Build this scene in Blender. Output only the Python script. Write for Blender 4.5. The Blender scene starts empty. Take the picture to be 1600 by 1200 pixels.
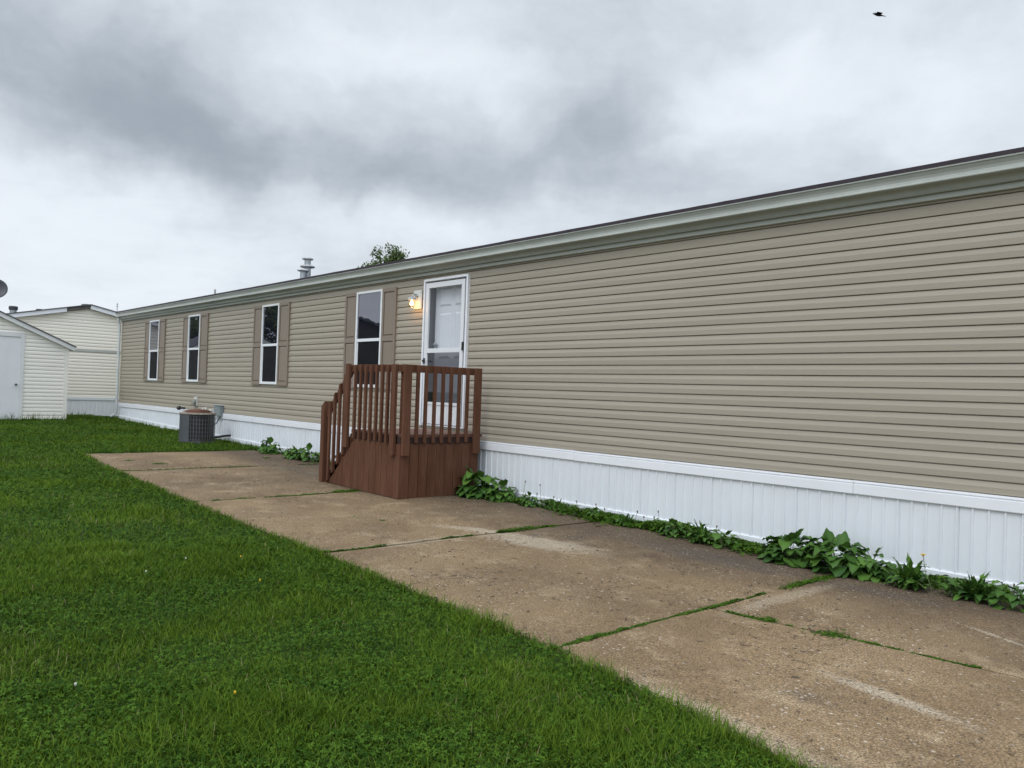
import bpy, math, random
import numpy as np
from mathutils import Vector, Matrix, noise as mnoise
random.seed(7); rng = np.random.default_rng(7)
S = bpy.context.scene
COL = S.collection
PI = math.pi

# ------------------------------------------------------------------ camera
CAMP = np.array([0.0, -6.951, 1.40])
FPX = 1253.7
yaw, pit, rol = math.radians(48.505), math.radians(0.681), math.radians(2.0)
fw = np.array([-math.sin(yaw)*math.cos(pit), math.cos(yaw)*math.cos(pit), math.sin(pit)])
r0 = np.array([math.cos(yaw), math.sin(yaw), 0.0]); u0 = np.cross(r0, fw)
rt = math.cos(rol)*r0 + math.sin(rol)*u0; up = -math.sin(rol)*r0 + math.cos(rol)*u0
cam = bpy.data.cameras.new("camera"); co = bpy.data.objects.new("camera", cam); COL.objects.link(co)
cam.sensor_width = 36.0; cam.lens = FPX/1600*36.0; cam.clip_end = 2000; cam.clip_start = 0.05
mw = Matrix(((rt[0], up[0], -fw[0], CAMP[0]), (rt[1], up[1], -fw[1], CAMP[1]), (rt[2], up[2], -fw[2], CAMP[2]), (0, 0, 0, 1)))
co.matrix_world = mw
S.camera = co

# ------------------------------------------------------------------ world (overcast sky), sun, exposure
S.view_settings.view_transform = 'Standard'; S.view_settings.look = 'None'
S.view_settings.gamma = 1.0; S.view_settings.exposure = 0.0

class NT:
    def __init__(s, nt): s.nt = nt
    def n(s, t, **k):
        o = s.nt.nodes.new(t)
        for a, b in k.items(): setattr(o, a, b)
        return o
    def l(s, a, b): s.nt.links.new(a, b)
    def put(s, sock, v):
        if isinstance(v, bpy.types.NodeSocket): s.l(v, sock)
        else: sock.default_value = v
    def m(s, op, a, b=0.0, c=None, clamp=False):
        o = s.n('ShaderNodeMath', operation=op, use_clamp=clamp)
        s.put(o.inputs[0], a); s.put(o.inputs[1], b)
        if c is not None: s.put(o.inputs[2], c)
        return o.outputs[0]
    def v(s, op, a, b=None, sc=None):
        o = s.n('ShaderNodeVectorMath', operation=op); s.put(o.inputs[0], a)
        if b is not None: s.put(o.inputs[1], b)
        if sc is not None: s.put(o.inputs['Scale'], sc)
        return o.outputs['Value'] if op in ('LENGTH', 'DISTANCE', 'DOT_PRODUCT') else o.outputs[0]
    def noise(s, vec, scale, detail=4, rough=.5, out=0, dist=0.0):
        o = s.n('ShaderNodeTexNoise'); s.put(o.inputs['Vector'], vec); o.inputs['Scale'].default_value = scale
        o.inputs['Detail'].default_value = detail; o.inputs['Roughness'].default_value = rough
        o.inputs['Distortion'].default_value = dist
        return o.outputs[out]
    def ramp(s, f, a, b, ta=0.0, tb=1.0, smooth=True):
        o = s.n('ShaderNodeMapRange'); o.interpolation_type = 'SMOOTHSTEP' if smooth else 'LINEAR'
        s.put(o.inputs[0], f)
        for i, q in enumerate((a, b, ta, tb)): s.put(o.inputs[i+1], q)
        return o.outputs[0]
    def mix(s, f, a, b, blend='MIX'):
        o = s.n('ShaderNodeMix', data_type='RGBA', blend_type=blend)
        s.put(o.inputs[0], f)
        for sock, q in ((o.inputs[6], a), (o.inputs[7], b)):
            s.put(sock, q if isinstance(q, bpy.types.NodeSocket) else (tuple(q)+(1,) if len(q) == 3 else q))
        return o.outputs[2]

SUN_EL, SUN_AZ = math.radians(52), math.radians(215)   # direction the light comes from (front-left of the wall)
W = bpy.data.worlds.new("World"); S.world = W; W.use_nodes = True
w = NT(W.node_tree); W.node_tree.nodes.clear()
tc = w.n('ShaderNodeTexCoord').outputs['Generated']
sky = w.n('ShaderNodeTexSky', sky_type='NISHITA'); sky.sun_disc = False
sky.sun_elevation = SUN_EL; sky.sun_rotation = SUN_AZ
sep = w.n('ShaderNodeSeparateXYZ'); w.l(tc, sep.inputs[0])
zz = w.m('MAXIMUM', sep.outputs[2], 0.0)
# project the direction on a cloud deck
den = w.m('ADD', zz, 0.10)
comb = w.n('ShaderNodeCombineXYZ')
w.l(w.m('DIVIDE', sep.outputs[0], den), comb.inputs[0]); w.l(w.m('DIVIDE', sep.outputs[1], den), comb.inputs[1])
deck = comb.outputs[0]
nbig = w.noise(deck, 0.55, 5, .52)
nmid = w.noise(deck, 1.7, 7, .55, dist=.3)
nfine = w.noise(deck, 5.5, 6, .6)
warp = w.v('SCALE', w.v('SUBTRACT', w.noise(tc, 4.0, 5, .6, out=1), (.5, .5, .5)), sc=0.16)
dw = w.v('ADD', tc, warp)
def blob(d, sx, sz, a):
    """soft bank of cloud round direction d: sx wide, sz high (in radians)"""
    q = w.v('MULTIPLY', w.v('SUBTRACT', dw, d), (1/sx, 1/sx, 1/sz))
    L = w.v('LENGTH', q)
    g = w.m('POWER', 2.718, w.m('MULTIPLY', w.m('MULTIPLY', L, L), -1.0))
    return w.m('MULTIPLY', g, a*1.15)
BL = [((-.53, .775, .325), .045, .022, .26), ((-.56, .76, .295), .05, .016, .22), ((-.47, .80, .385), .05, .03, .22), ((-.99, .05, .20), .12, .05, .2), ((-.90, .37, .13), .25, .04, .12), ((-.94, .12, .345), .16, .075, -.30), ((-.923, .252, .295), .15, .06, -.28), ((-.895, .36, .250), .13, .040, -.28),
      ((-.80, .53, .250), .16, .035, -.30), ((-.69, .655, .285), .14, .045, -.34), ((-.62, .72, .325), .09, .060, -.26),
      ((-.518, .782, .352), .08, .050, .26), ((-.373, .859, .36), .16, .060, .26), ((-.79, .487, .385), .10, .035, .20),
      ((-.95, .23, .190), .12, .050, .26), ((-.84, .50, .195), .12, .030, .20), ((-.98, .16, .09), .30, .060, .30),
      ((-.585, .66, .46), .10, .040, -.10), ((-.55, .79, .27), .14, .030, .08)]
f = w.m('ADD', .57, w.m('MULTIPLY', w.m('SUBTRACT', nbig, .5), .30))
f = w.m('ADD', f, w.m('MULTIPLY', w.m('SUBTRACT', nmid, .5), .50))
f = w.m('ADD', f, w.m('MULTIPLY', w.m('SUBTRACT', nfine, .5), .14))
ndir = w.noise(w.v('MULTIPLY', dw, (1, 1, 1.7)), 5.5, 7, .56)
f = w.m('ADD', f, w.m('MULTIPLY', w.m('SUBTRACT', ndir, .5), .85))
for b in BL: f = w.m('ADD', f, blob(*b))
f = w.ramp(f, -.22, 1.12)
cloud = w.mix(f, (.350, .402, .462), (.87, .93, 1.0))
# an overcast sky is brightest overhead
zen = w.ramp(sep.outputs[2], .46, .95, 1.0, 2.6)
back_fill = w.ramp(w.v('DOT_PRODUCT', tc, (.62, -.78, 0)), .05, .7, 1.0, 1.7)  # extra sky brightness behind the camera and toward +x, added to light the walls
cl = w.v('SCALE', w.v('SCALE', cloud, sc=zen), sc=back_fill)
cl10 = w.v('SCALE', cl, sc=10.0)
below = w.ramp(sep.outputs[2], -.02, 0.0, 0.0, 1.0)
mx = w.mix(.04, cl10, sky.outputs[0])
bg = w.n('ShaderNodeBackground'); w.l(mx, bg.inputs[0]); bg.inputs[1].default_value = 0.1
wo = w.n('ShaderNodeOutputWorld'); w.l(bg.outputs[0], wo.inputs[0])

sl = bpy.data.lights.new("sun", 'SUN'); sl.energy = 0.8; sl.angle = math.radians(28); sl.color = (1.0, .97, .92)
so = bpy.data.objects.new("sun", sl); COL.objects.link(so)
sd = Vector((.10*math.cos(SUN_EL)*1.3, -.8*math.cos(SUN_EL)*1.3, math.sin(SUN_EL))).normalized()
so.rotation_euler = sd.to_track_quat('Z', 'Y').to_euler()
sky.sun_rotation = math.atan2(sd.x, sd.y)

# ------------------------------------------------------------------ materials
def mat(name, col, rough=.6, metal=0.0, spec=.5, var=0.0, vscale=3.0, bump=0.0, bscale=60.0, stretch=None, col2=None, fine=0.0, fscale=80, emit=None, es=1):
    m = bpy.data.materials.new(name); m.use_nodes = True; nt = m.node_tree
    t = NT(nt); b = nt.nodes['Principled BSDF']
    b.inputs['Roughness'].default_value = rough; b.inputs['Metallic'].default_value = metal
    b.inputs['Specular IOR Level'].default_value = spec
    oc = t.n('ShaderNodeTexCoord').outputs['Object']
    if stretch: oc = t.v('MULTIPLY', oc, stretch)
    c2 = col2 or tuple(x*(1-var) for x in col)
    fac = t.ramp(t.noise(oc, vscale, 5, .6), .3, .7)
    c = t.mix(fac, col, c2)
    if fine > 0:
        g = t.ramp(t.noise(oc, fscale, 3, .6), .3, .7, 1-fine, 1+fine)
        c = t.v('SCALE', c, sc=g)
    t.l(c, b.inputs['Base Color'])
    if bump > 0:
        bp = t.n('ShaderNodeBump'); bp.inputs['Strength'].default_value = bump; bp.inputs['Distance'].default_value = .004
        t.l(t.noise(oc, bscale, 4, .6), bp.inputs['Height']); t.l(bp.outputs[0], b.inputs['Normal'])
    if emit:
        b.inputs['Emission Color'].default_value = tuple(emit)+(1,); b.inputs['Emission Strength'].default_value = es
    return m

M_ = {}
M_['siding'] = mat('tan_vinyl', (.350, .308, .244), .5, var=.10, vscale=.7, bump=.25, bscale=22, stretch=(.25, 1, 6), fine=.03, fscale=30)
M_['corner'] = mat('tan_corner', (.38, .335, .265), .5, var=.06)
M_['skirt'] = mat('white_skirting_vinyl', (.71, .735, .77), .42, var=.05, vscale=1.5, bump=.1, bscale=20)
M_['trimw'] = mat('white_trim', (.80, .815, .85), .4, var=.05, vscale=2)
M_['gutter'] = mat('pale_gutter_metal', (.37, .388, .355), .32, spec=.6, var=.10, vscale=.8, fine=.04, fscale=8)
M_['spout'] = mat('pale_spout', (.60, .63, .62), .4, var=.1)
M_['channel'] = mat('pale_channel', (.40, .42, .38), .5, var=.05)
M_['fascia'] = mat('olive_fascia', (.17, .17, .12), .5, var=.1)
M_['shingle'] = mat('dark_shingle', (.045, .034, .042), .9, var=.3, vscale=6, bump=.5, bscale=120)
M_['frame'] = mat('white_vinyl_frame', (.78, .80, .82), .35, var=.03)
M_['shutter'] = mat('taupe_shutter', (.235, .19, .15), .5, var=.07, vscale=2, bump=.15, bscale=50, stretch=(1, 1, .2))
M_['screen'] = mat('insect_screen', (.009, .009, .013), .5, spec=.12, var=.5, vscale=2.5)
M_['brown'] = mat('brown_deck_paint', (.130, .060, .037), .6, spec=.15, col2=(.092, .039, .022), vscale=3, bump=.35, bscale=30, stretch=(3, 3, .5), fine=.08, fscale=14)
M_['deckboard'] = mat('brown_worn_deck', (.15, .070, .048), .6, col2=(.12, .055, .04), vscale=4, bump=.3, bscale=30, fine=.1)
M_['darkwood'] = mat('dark_underframe', (.035, .018, .014), .8)
M_['doorw'] = mat('white_door', (.72, .73, .75), .4, var=.03)
M_['jamb'] = mat('door_jamb', (.20, .20, .22), .5, var=.1)
M_['black'] = mat('black_plastic_and_gap', (.012, .012, .013), .4)
M_['steel'] = mat('galvanized_steel', (.40, .43, .45), .42, metal=.7, var=.3, vscale=9)
M_['capm'] = mat('weathered_cap', (.52, .54, .55), .55, metal=.2, col2=(.33, .33, .34), vscale=14)
M_['acpanel'] = mat('grey_unit_panel', (.085, .09, .10), .5, metal=.2, var=.2, vscale=5)
M_['accoil'] = mat('dark_coil', (.012, .013, .020), .6, var=.4, vscale=20)
M_['wire'] = mat('pale_wire', (.15, .145, .14), .5, var=.3, vscale=20)
M_['rust'] = mat('rusty_guard', (.17, .068, .035), .8, col2=(.10, .045, .03), vscale=12)
M_['actop'] = mat('tan_unit_top', (.34, .31, .26), .6, col2=(.20, .15, .11), vscale=9)
M_['box'] = mat('grey_box', (.22, .26, .27), .5, var=.1)
M_['boxw'] = mat('offwhite_fixture', (.66, .66, .62), .5, var=.1)
M_['flap'] = mat('grey_flap', (.20, .20, .17), .7, var=.2)
M_['cream'] = mat('cream_siding', (.90, .85, .745), .5, var=.07, vscale=1, bump=.2, bscale=22, stretch=(.25, 1, 6))
M_['ivory'] = mat('ivory_siding', (.80, .765, .70), .5, var=.06, vscale=1, bump=.2, bscale=22, stretch=(.25, 1, 6))
M_['greystrip'] = mat('grey_joint_strip', (.48, .49, .46), .5, var=.1)
M_['oldfascia'] = mat('bare_fascia', (.19, .18, .17), .8, var=.3, vscale=5)
M_['shedtrim'] = mat('shed_trim', (.68, .68, .68), .5, var=.08)
M_['sheddoor'] = mat('shed_door_paint', (.70, .71, .73), .5, var=.05)
M_['dish'] = mat('dark_grey_dish', (.03, .032, .042), .5)
M_['bark'] = mat('bark', (.09, .065, .045), .9, var=.4, vscale=8, bump=.6, bscale=30)
M_['bird'] = mat('dark_feathers', (.018, .012, .016), .7, var=.4, vscale=40)
M_['seed'] = mat('seed_head', (.14, .11, .07), .8)
M_['yellow'] = mat('yellow_petals', (.62, .40, .02), .7)
M_['puff'] = mat('white_puff', (.42, .43, .36), .9)
M_['debris'] = mat('dark_debris', (.055, .038, .026), .9, col2=(.12, .085, .055), vscale=30)
M_['pebble'] = mat('pale_pebble', (.42, .36, .29), .8, col2=(.24, .2, .17), vscale=30)
M_['shadedwall'] = mat('shaded_silhouette_wall', (.05, .042, .04), .8, var=.3, vscale=4)  # shade put into the wall colour so the mirrored house reads as a silhouette
M_['roofgrey'] = mat('grey_roof', (.10, .10, .11), .9, var=.2)

def leafmat(name, a, b, attr='tint', trans=.25, rough=.55, straw=False):
    m = bpy.data.materials.new(name); m.use_nodes = True; t = NT(m.node_tree); nt = m.node_tree
    bs = nt.nodes['Principled BSDF']; bs.inputs['Roughness'].default_value = rough; bs.inputs['Specular IOR Level'].default_value = .09 if 'broad' not in name else .2
    at = t.n('ShaderNodeAttribute', attribute_name=attr)
    c = t.mix(at.outputs['Fac'], a, b)
    if straw: c = t.mix(t.m('GREATER_THAN', at.outputs['Fac'], 1.5), c, (.24, .215, .10))
    t.l(c, bs.inputs['Base Color'])
    tr = t.n('ShaderNodeBsdfTranslucent'); t.l(c, tr.inputs[0])
    mx = t.n('ShaderNodeMixShader'); mx.inputs[0].default_value = trans
    t.l(bs.outputs[0], mx.inputs[1]); t.l(tr.outputs[0], mx.inputs[2])
    t.l(mx.outputs[0], nt.nodes['Material Output'].inputs[0])
    return m
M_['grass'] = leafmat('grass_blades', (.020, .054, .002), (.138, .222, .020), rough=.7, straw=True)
M_['clover'] = leafmat('clover_leaves', (.015, .050, .003), (.102, .196, .020), rough=.65)
M_['leaf'] = leafmat('broad_leaves', (.022, .068, .014), (.115, .225, .036), rough=.5, trans=.15)
M_['stalk'] = mat('green_stalk', (.10, .12, .05), .7)
M_['tree'] = leafmat('tree_leaves', (.028, .046, .016), (.16, .21, .08))

def glossglass(name, ior, dark):
    m = bpy.data.materials.new(name); m.use_nodes = True; nt = m.node_tree; t = NT(nt); nt.nodes.clear()
    fr = t.n('ShaderNodeFresnel'); fr.inputs[0].default_value = ior
    d = t.n('ShaderNodeBsdfDiffuse'); d.inputs[0].default_value = dark+(1,)
    g = t.n('ShaderNodeBsdfGlossy'); g.inputs[0].default_value = (.93, .925, 1, 1); g.inputs[1].default_value = .012
    bp = t.n('ShaderNodeBump'); bp.inputs['Strength'].default_value = .05; bp.inputs['Distance'].default_value = .02
    t.l(t.noise(t.n('ShaderNodeTexCoord').outputs['Object'], 2.2, 2), bp.inputs['Height']); t.l(bp.outputs[0], g.inputs['Normal'])
    mx = t.n('ShaderNodeMixShader'); t.l(fr.outputs[0], mx.inputs[0]); t.l(d.outputs[0], mx.inputs[1]); t.l(g.outputs[0], mx.inputs[2])
    o = t.n('ShaderNodeOutputMaterial'); t.l(mx.outputs[0], o.inputs[0]); return m
M_['glass'] = glossglass('reflective_window_glass', 3.3, (.012, .013, .02))
def clearglass(name, f0, tint):
    m = bpy.data.materials.new(name); m.use_nodes = True; nt = m.node_tree; t = NT(nt); nt.nodes.clear()
    ge = t.n('ShaderNodeNewGeometry'); dt_ = t.m('ABSOLUTE', t.v('DOT_PRODUCT', ge.outputs['Normal'], ge.outputs['Incoming']))
    fr = t.m('ADD', f0, t.m('MULTIPLY', 1-f0, t.m('POWER', t.m('SUBTRACT', 1.0, dt_), 5.0)))
    d = t.n('ShaderNodeBsdfTransparent'); d.inputs[0].default_value = tint+(1,)
    g = t.n('ShaderNodeBsdfGlossy'); g.inputs[1].default_value = .01
    mx = t.n('ShaderNodeMixShader'); t.l(fr, mx.inputs[0]); t.l(d.outputs[0], mx.inputs[1]); t.l(g.outputs[0], mx.inputs[2])
    o = t.n('ShaderNodeOutputMaterial'); t.l(mx.outputs[0], o.inputs[0]); return m
M_['clear'] = clearglass('storm_door_glass', .07, (.93, .94, .96))
M_['screenclear'] = clearglass('storm_door_screened_glass', .10, (.40, .40, .43))
M_['jar'] = clearglass('lamp_jar_glass', .04, (1, .93, .82))
M_['bulb'] = mat('lit_bulb', (1, .8, .5), .5, emit=(1.0, .62, .28), es=14)

# ------------------------------------------------------------------ mesh helpers
class MB:
    def __init__(s): s.v = []; s.f = []
    def add(s, vs, fs):
        o = len(s.v); s.v += [tuple(map(float, p)) for p in vs]; s.f += [tuple(i+o for i in f) for f in fs]; return s
    def box(s, x0, x1, y0, y1, z0, z1):
        return s.add([(x0,y0,z0),(x1,y0,z0),(x1,y1,z0),(x0,y1,z0),(x0,y0,z1),(x1,y0,z1),(x1,y1,z1),(x0,y1,z1)],
                     [(0,3,2,1),(4,5,6,7),(0,1,5,4),(1,2,6,5),(2,3,7,6),(3,0,4,7)])
    def prism(s, poly, axis, a, b):
        """polygon (list of 2-D) extruded along axis from a to b"""
        n = len(poly)
        def P(p, t):
            return {'x': (t, p[0], p[1]), 'y': (p[0], t, p[1]), 'z': (p[0], p[1], t)}[axis]
        return s.add([P(p, a) for p in poly]+[P(p, b) for p in poly],
                     [tuple(range(n))[::-1], tuple(range(n, 2*n))]+[(i, (i+1) % n, (i+1) % n+n, i+n) for i in range(n)])
    def sheet(s, prof, axis, a, b):
        n = len(prof)
        def P(p, t):
            return {'x': (t, p[0], p[1]), 'y': (p[0], t, p[1]), 'z': (p[0], p[1], t)}[axis]
        return s.add([P(p, a) for p in prof]+[P(p, b) for p in prof], [(i, i+1, i+1+n, i+n) for i in range(n-1)])
    def tube(s, pts, r, n=10, cap=True):
        pts = [Vector(p) for p in pts]; R = r if isinstance(r, (list, tuple)) else [r]*len(pts)
        vs = []; fs = []
        ref = Vector((0, 0, 1)) if abs((pts[-1]-pts[0]).normalized().z) < .9 else Vector((1, 0, 0))
        for i, p in enumerate(pts):
            t = (pts[min(i+1, len(pts)-1)]-pts[max(i-1, 0)]).normalized()
            a = t.cross(ref).normalized(); b = t.cross(a)
            for k in range(n):
                q = p+(a*math.cos(2*PI*k/n)+b*math.sin(2*PI*k/n))*R[i]; vs.append(q)
        for i in range(len(pts)-1):
            for k in range(n): fs.append((i*n+k, i*n+(k+1) % n, (i+1)*n+(k+1) % n, (i+1)*n+k))
        if cap: fs += [tuple(range(n)), tuple(range((len(pts)-1)*n, len(pts)*n))]
        return s.add(vs, fs)
    def lathe(s, prof, c, n=20):
        """prof list of (radius, z)"""
        vs = [(c[0]+r*math.cos(2*PI*k/n), c[1]+r*math.sin(2*PI*k/n), c[2]+z) for r, z in prof for k in range(n)]
        fs = [(i*n+k, i*n+(k+1) % n, (i+1)*n+(k+1) % n, (i+1)*n+k) for i in range(len(prof)-1) for k in range(n)]
        fs += [tuple(range(n)), tuple(range((len(prof)-1)*n, len(prof)*n))]
        return s.add(vs, fs)
    def build(s, name, m, parent=None, bevel=0, smooth=False, rz=0, loc=None):
        me = bpy.data.meshes.new(name); me.from_pydata(s.v, [], s.f); me.update()
        import bmesh
        bm = bmesh.new(); bm.from_mesh(me); bmesh.ops.recalc_face_normals(bm, faces=bm.faces); bm.to_mesh(me); bm.free()
        if smooth: me.polygons.foreach_set('use_smooth', [True]*len(me.polygons))
        o = bpy.data.objects.new(name, me); COL.objects.link(o); me.materials.append(m)
        if parent: o.parent = parent
        if loc: o.location = loc
        if rz: o.rotation_euler = (0, 0, rz)
        if bevel:
            b = o.modifiers.new('bevel', 'BEVEL'); b.width = bevel; b.segments = 2; b.limit_method = 'ANGLE'
        return o
def tag(o, label=None, cat=None, group=None, kind=None):
    if label: o['label'] = label
    if cat: o['category'] = cat
    if group: o['group'] = group
    if kind: o['kind'] = kind
    return o
def empty(name, loc=(0, 0, 0), label=None, cat=None, group=None, rz=0):
    o = bpy.data.objects.new(name, None); COL.objects.link(o); o.location = loc; o.rotation_euler = (0, 0, rz)
    o.empty_display_size = .2
    return tag(o, label, cat, group)
def npmesh(name, verts, loops, starts, m, tint=None, parent=None, smooth=False):
    me = bpy.data.meshes.new(name)
    me.vertices.add(len(verts)); me.vertices.foreach_set('co', np.asarray(verts, np.float32).ravel())
    me.loops.add(len(loops)); me.loops.foreach_set('vertex_index', np.asarray(loops, np.int32))
    me.polygons.add(len(starts)); me.polygons.foreach_set('loop_start', np.asarray(starts, np.int32))
    me.update(calc_edges=True); me.validate()
    if tint is not None:
        a = me.attributes.new('tint', 'FLOAT', 'POINT'); a.data.foreach_set('value', np.asarray(tint, np.float32))
    if smooth: me.polygons.foreach_set('use_smooth', [True]*len(me.polygons))
    me.materials.append(m)
    o = bpy.data.objects.new(name, me); COL.objects.link(o)
    if parent: o.parent = parent
    return o

# ground height along the wall
GX = [-400, -60, -28, -25, -20.5, -16, -12.7, -9, -6, -3.5, 400]
GZ = [.24, .24, .25, .275, .205, .145, .11, .05, .03, 0, 0]
def g(x): return np.interp(x, GX, GZ)-.022
EX = [-15.0, -12.3, -9.2, -6, -3.16, -1.5, 6]
EY = [-3.36, -3.55, -3.62, -3.70, -3.77, -4.02, -4.62]
def edge(x): return np.interp(x, EX, EY)
def slab_y1(x): return -.26

# ------------------------------------------------------------------ ground sheet
def ground():
    xs = [-600, -300, -150, -80, -60, -50, -45, -40] + list(np.arange(-36, 8.01, .5)) + [12, 20, 40, 100, 300, 600]
    ys = [-600, -300, -100, -50, -30, -20] + list(np.arange(-14, 8.01, .5)) + [12, 20, 40, 100, 300, 600]
    vs = [(x, y, float(g(x))+(.012*math.sin(x*1.3+y*.7)*math.cos(y*1.1-x*.4) if y < -4.5 else 0)-.004) for x in xs for y in ys]
    n = len(ys); fs = [(i*n+j, (i+1)*n+j, (i+1)*n+j+1, i*n+j+1) for i in range(len(xs)-1) for j in range(n-1)]
    m = bpy.data.materials.new('lawn_soil'); m.use_nodes = True; t = NT(m.node_tree); b = m.node_tree.nodes['Principled BSDF']
    oc = t.n('ShaderNodeTexCoord').outputs['Object']
    c = t.mix(t.ramp(t.noise(oc, 1.2, 6, .6), .35, .65), (.020, .045, .010), (.045, .075, .018))
    c = t.mix(t.ramp(t.noise(oc, 45, 3, .7), .45, .65), c, (.012, .018, .006))
    t.l(c, b.inputs['Base Color']); b.inputs['Roughness'].default_value = .95
    b.inputs['Specular IOR Level'].default_value = .1
    o = MB().add(vs, fs).build('ground', m); tag(o, kind='structure')
ground()

# ------------------------------------------------------------------ concrete slabs
def concrete_mat():
    m = bpy.data.materials.new('old_concrete'); m.use_nodes = True; t = NT(m.node_tree); b = m.node_tree.nodes['Principled BSDF']
    oc = t.n('ShaderNodeTexCoord').outputs['Object']
    at = t.n('ShaderNodeAttribute', attribute_name='tint').outputs['Fac']
    sp = t.n('ShaderNodeSeparateXYZ'); t.l(oc, sp.inputs[0]); X, Y = sp.outputs[0], sp.outputs[1]
    c = t.mix(t.ramp(t.noise(oc, .9, 6, .6), .3, .7), (.215, .147, .080), (.140, .092, .048))
    c = t.mix(t.ramp(t.noise(oc, 3.3, 6, .65), .5, .72), c, (.272, .200, .120))
    c = t.v('SCALE', c, sc=at)
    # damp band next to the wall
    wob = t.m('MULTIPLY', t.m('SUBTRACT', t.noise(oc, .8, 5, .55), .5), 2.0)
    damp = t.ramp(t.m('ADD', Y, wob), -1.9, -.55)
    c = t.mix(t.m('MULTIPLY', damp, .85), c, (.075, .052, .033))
    patch = t.ramp(t.noise(oc, 1.7, 7, .7), .58, .70)
    c = t.mix(t.m('MULTIPLY', patch, .55), c, (.090, .066, .044))
    # rubbed pale patches and the pale streak
    def ell(cx, cy, a, bb, ang, s):
        ca, sa = math.cos(ang), math.sin(ang)
        dx = t.m('SUBTRACT', X, cx); dy = t.m('SUBTRACT', Y, cy)
        u = t.m('DIVIDE', t.m('ADD', t.m('MULTIPLY', dx, ca), t.m('MULTIPLY', dy, sa)), a)
        v_ = t.m('DIVIDE', t.m('SUBTRACT', t.m('MULTIPLY', dy, ca), t.m('MULTIPLY', dx, sa)), bb)
        d = t.m('SQRT', t.m('ADD', t.m('MULTIPLY', u, u), t.m('MULTIPLY', v_, v_)))
        d = t.m('ADD', d, t.m('MULTIPLY', t.m('SUBTRACT', t.noise(oc, 5.0, 6, .7), .5), 1.5))
        return t.m('MULTIPLY', t.ramp(d, 1.2, .35), s)
    for (cx, cy, a, bb, ang, s) in ((-1.66, -2.98, .42, .072, -.18, .58), (-5.45, -1.75, .75, .28, .2, .6), (-6.0, -2.6, .08, .8, 0, .35),
                                    (-1.7, -1.37, .25, .025, -.45, .6), (-3.0, -1.6, .09, .9, 0, .35), (-6.25, -1.9, .5, .12, .5, .45), (-2.0, -3.9, .9, .12, -.1, .35)):
        c = t.mix(ell(cx, cy, a, bb, ang, s), c, (.40, .34, .255))
    for (cx, cy, a, bb, s) in ((-5.72, -1.52, .10, .10, .5), (-5.35, -1.28, .2, .12, .5), (-4.2, -.85, .9, .26, .7), (-2.7, -.85, .5, .12, .6), (-12.0, -1.2, 1.4, .3, .4)):
        c = t.mix(ell(cx, cy, a, bb, 0, s), c, (.075, .06, .048))
    # aggregate grains
    for sc, lo, hi, colr, st in ((95, .82, .86, (.50, .45, .37), .55), (60, .84, .90, (.085, .06, .045), .7), (150, .80, .84, (.50, .43, .33), .5), (38, .93, .95, (.52, .47, .40), .6)):
        vo = t.n('ShaderNodeTexVoronoi'); t.l(oc, vo.inputs['Vector']); vo.inputs['Scale'].default_value = sc
        sepc = t.n('ShaderNodeSeparateColor'); t.l(vo.outputs['Color'], sepc.inputs[0])
        msk = t.m('MULTIPLY', t.ramp(sepc.outputs[0], lo, hi), t.ramp(vo.outputs['Distance'], .45, .25))
        msk = t.m('MULTIPLY', msk, t.ramp(t.noise(oc, 1.3, 4, .6), .35, .6, .25, 1))
        c = t.mix(t.m('MULTIPLY', msk, st), c, colr)
    # pits
    pit = t.ramp(t.m('ADD', t.noise(oc, 16, 6, .8), t.m('MULTIPLY', t.m('SUBTRACT', t.noise(oc, 1.1, 3, .5), .5), .25)), .60, .66)
    c = t.mix(t.m('MULTIPLY', pit, .88), c, (.060, .043, .030))
    c = t.v('SCALE', c, sc=t.ramp(t.noise(oc, 110, 3, .7), .32, .68, .42, 1.6))
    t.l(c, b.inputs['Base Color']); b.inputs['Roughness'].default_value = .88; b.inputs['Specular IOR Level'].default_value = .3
    h = t.m('ADD', t.noise(oc, 90, 4, .7), t.m('MULTIPLY', t.noise(oc, 12, 4, .7), 1.2)); h = t.m('SUBTRACT', h, t.m('MULTIPLY', pit, .6))
    bp = t.n('ShaderNodeBump'); bp.inputs['Strength'].default_value = .8; bp.inputs['Distance'].default_value = .008
    t.l(h, bp.inputs['Height']); t.l(bp.outputs[0], b.inputs['Normal'])
    return m
JX = [-14.93, -12.27, -9.16, -6.0, -3.16, .35, 4.0]
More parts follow.
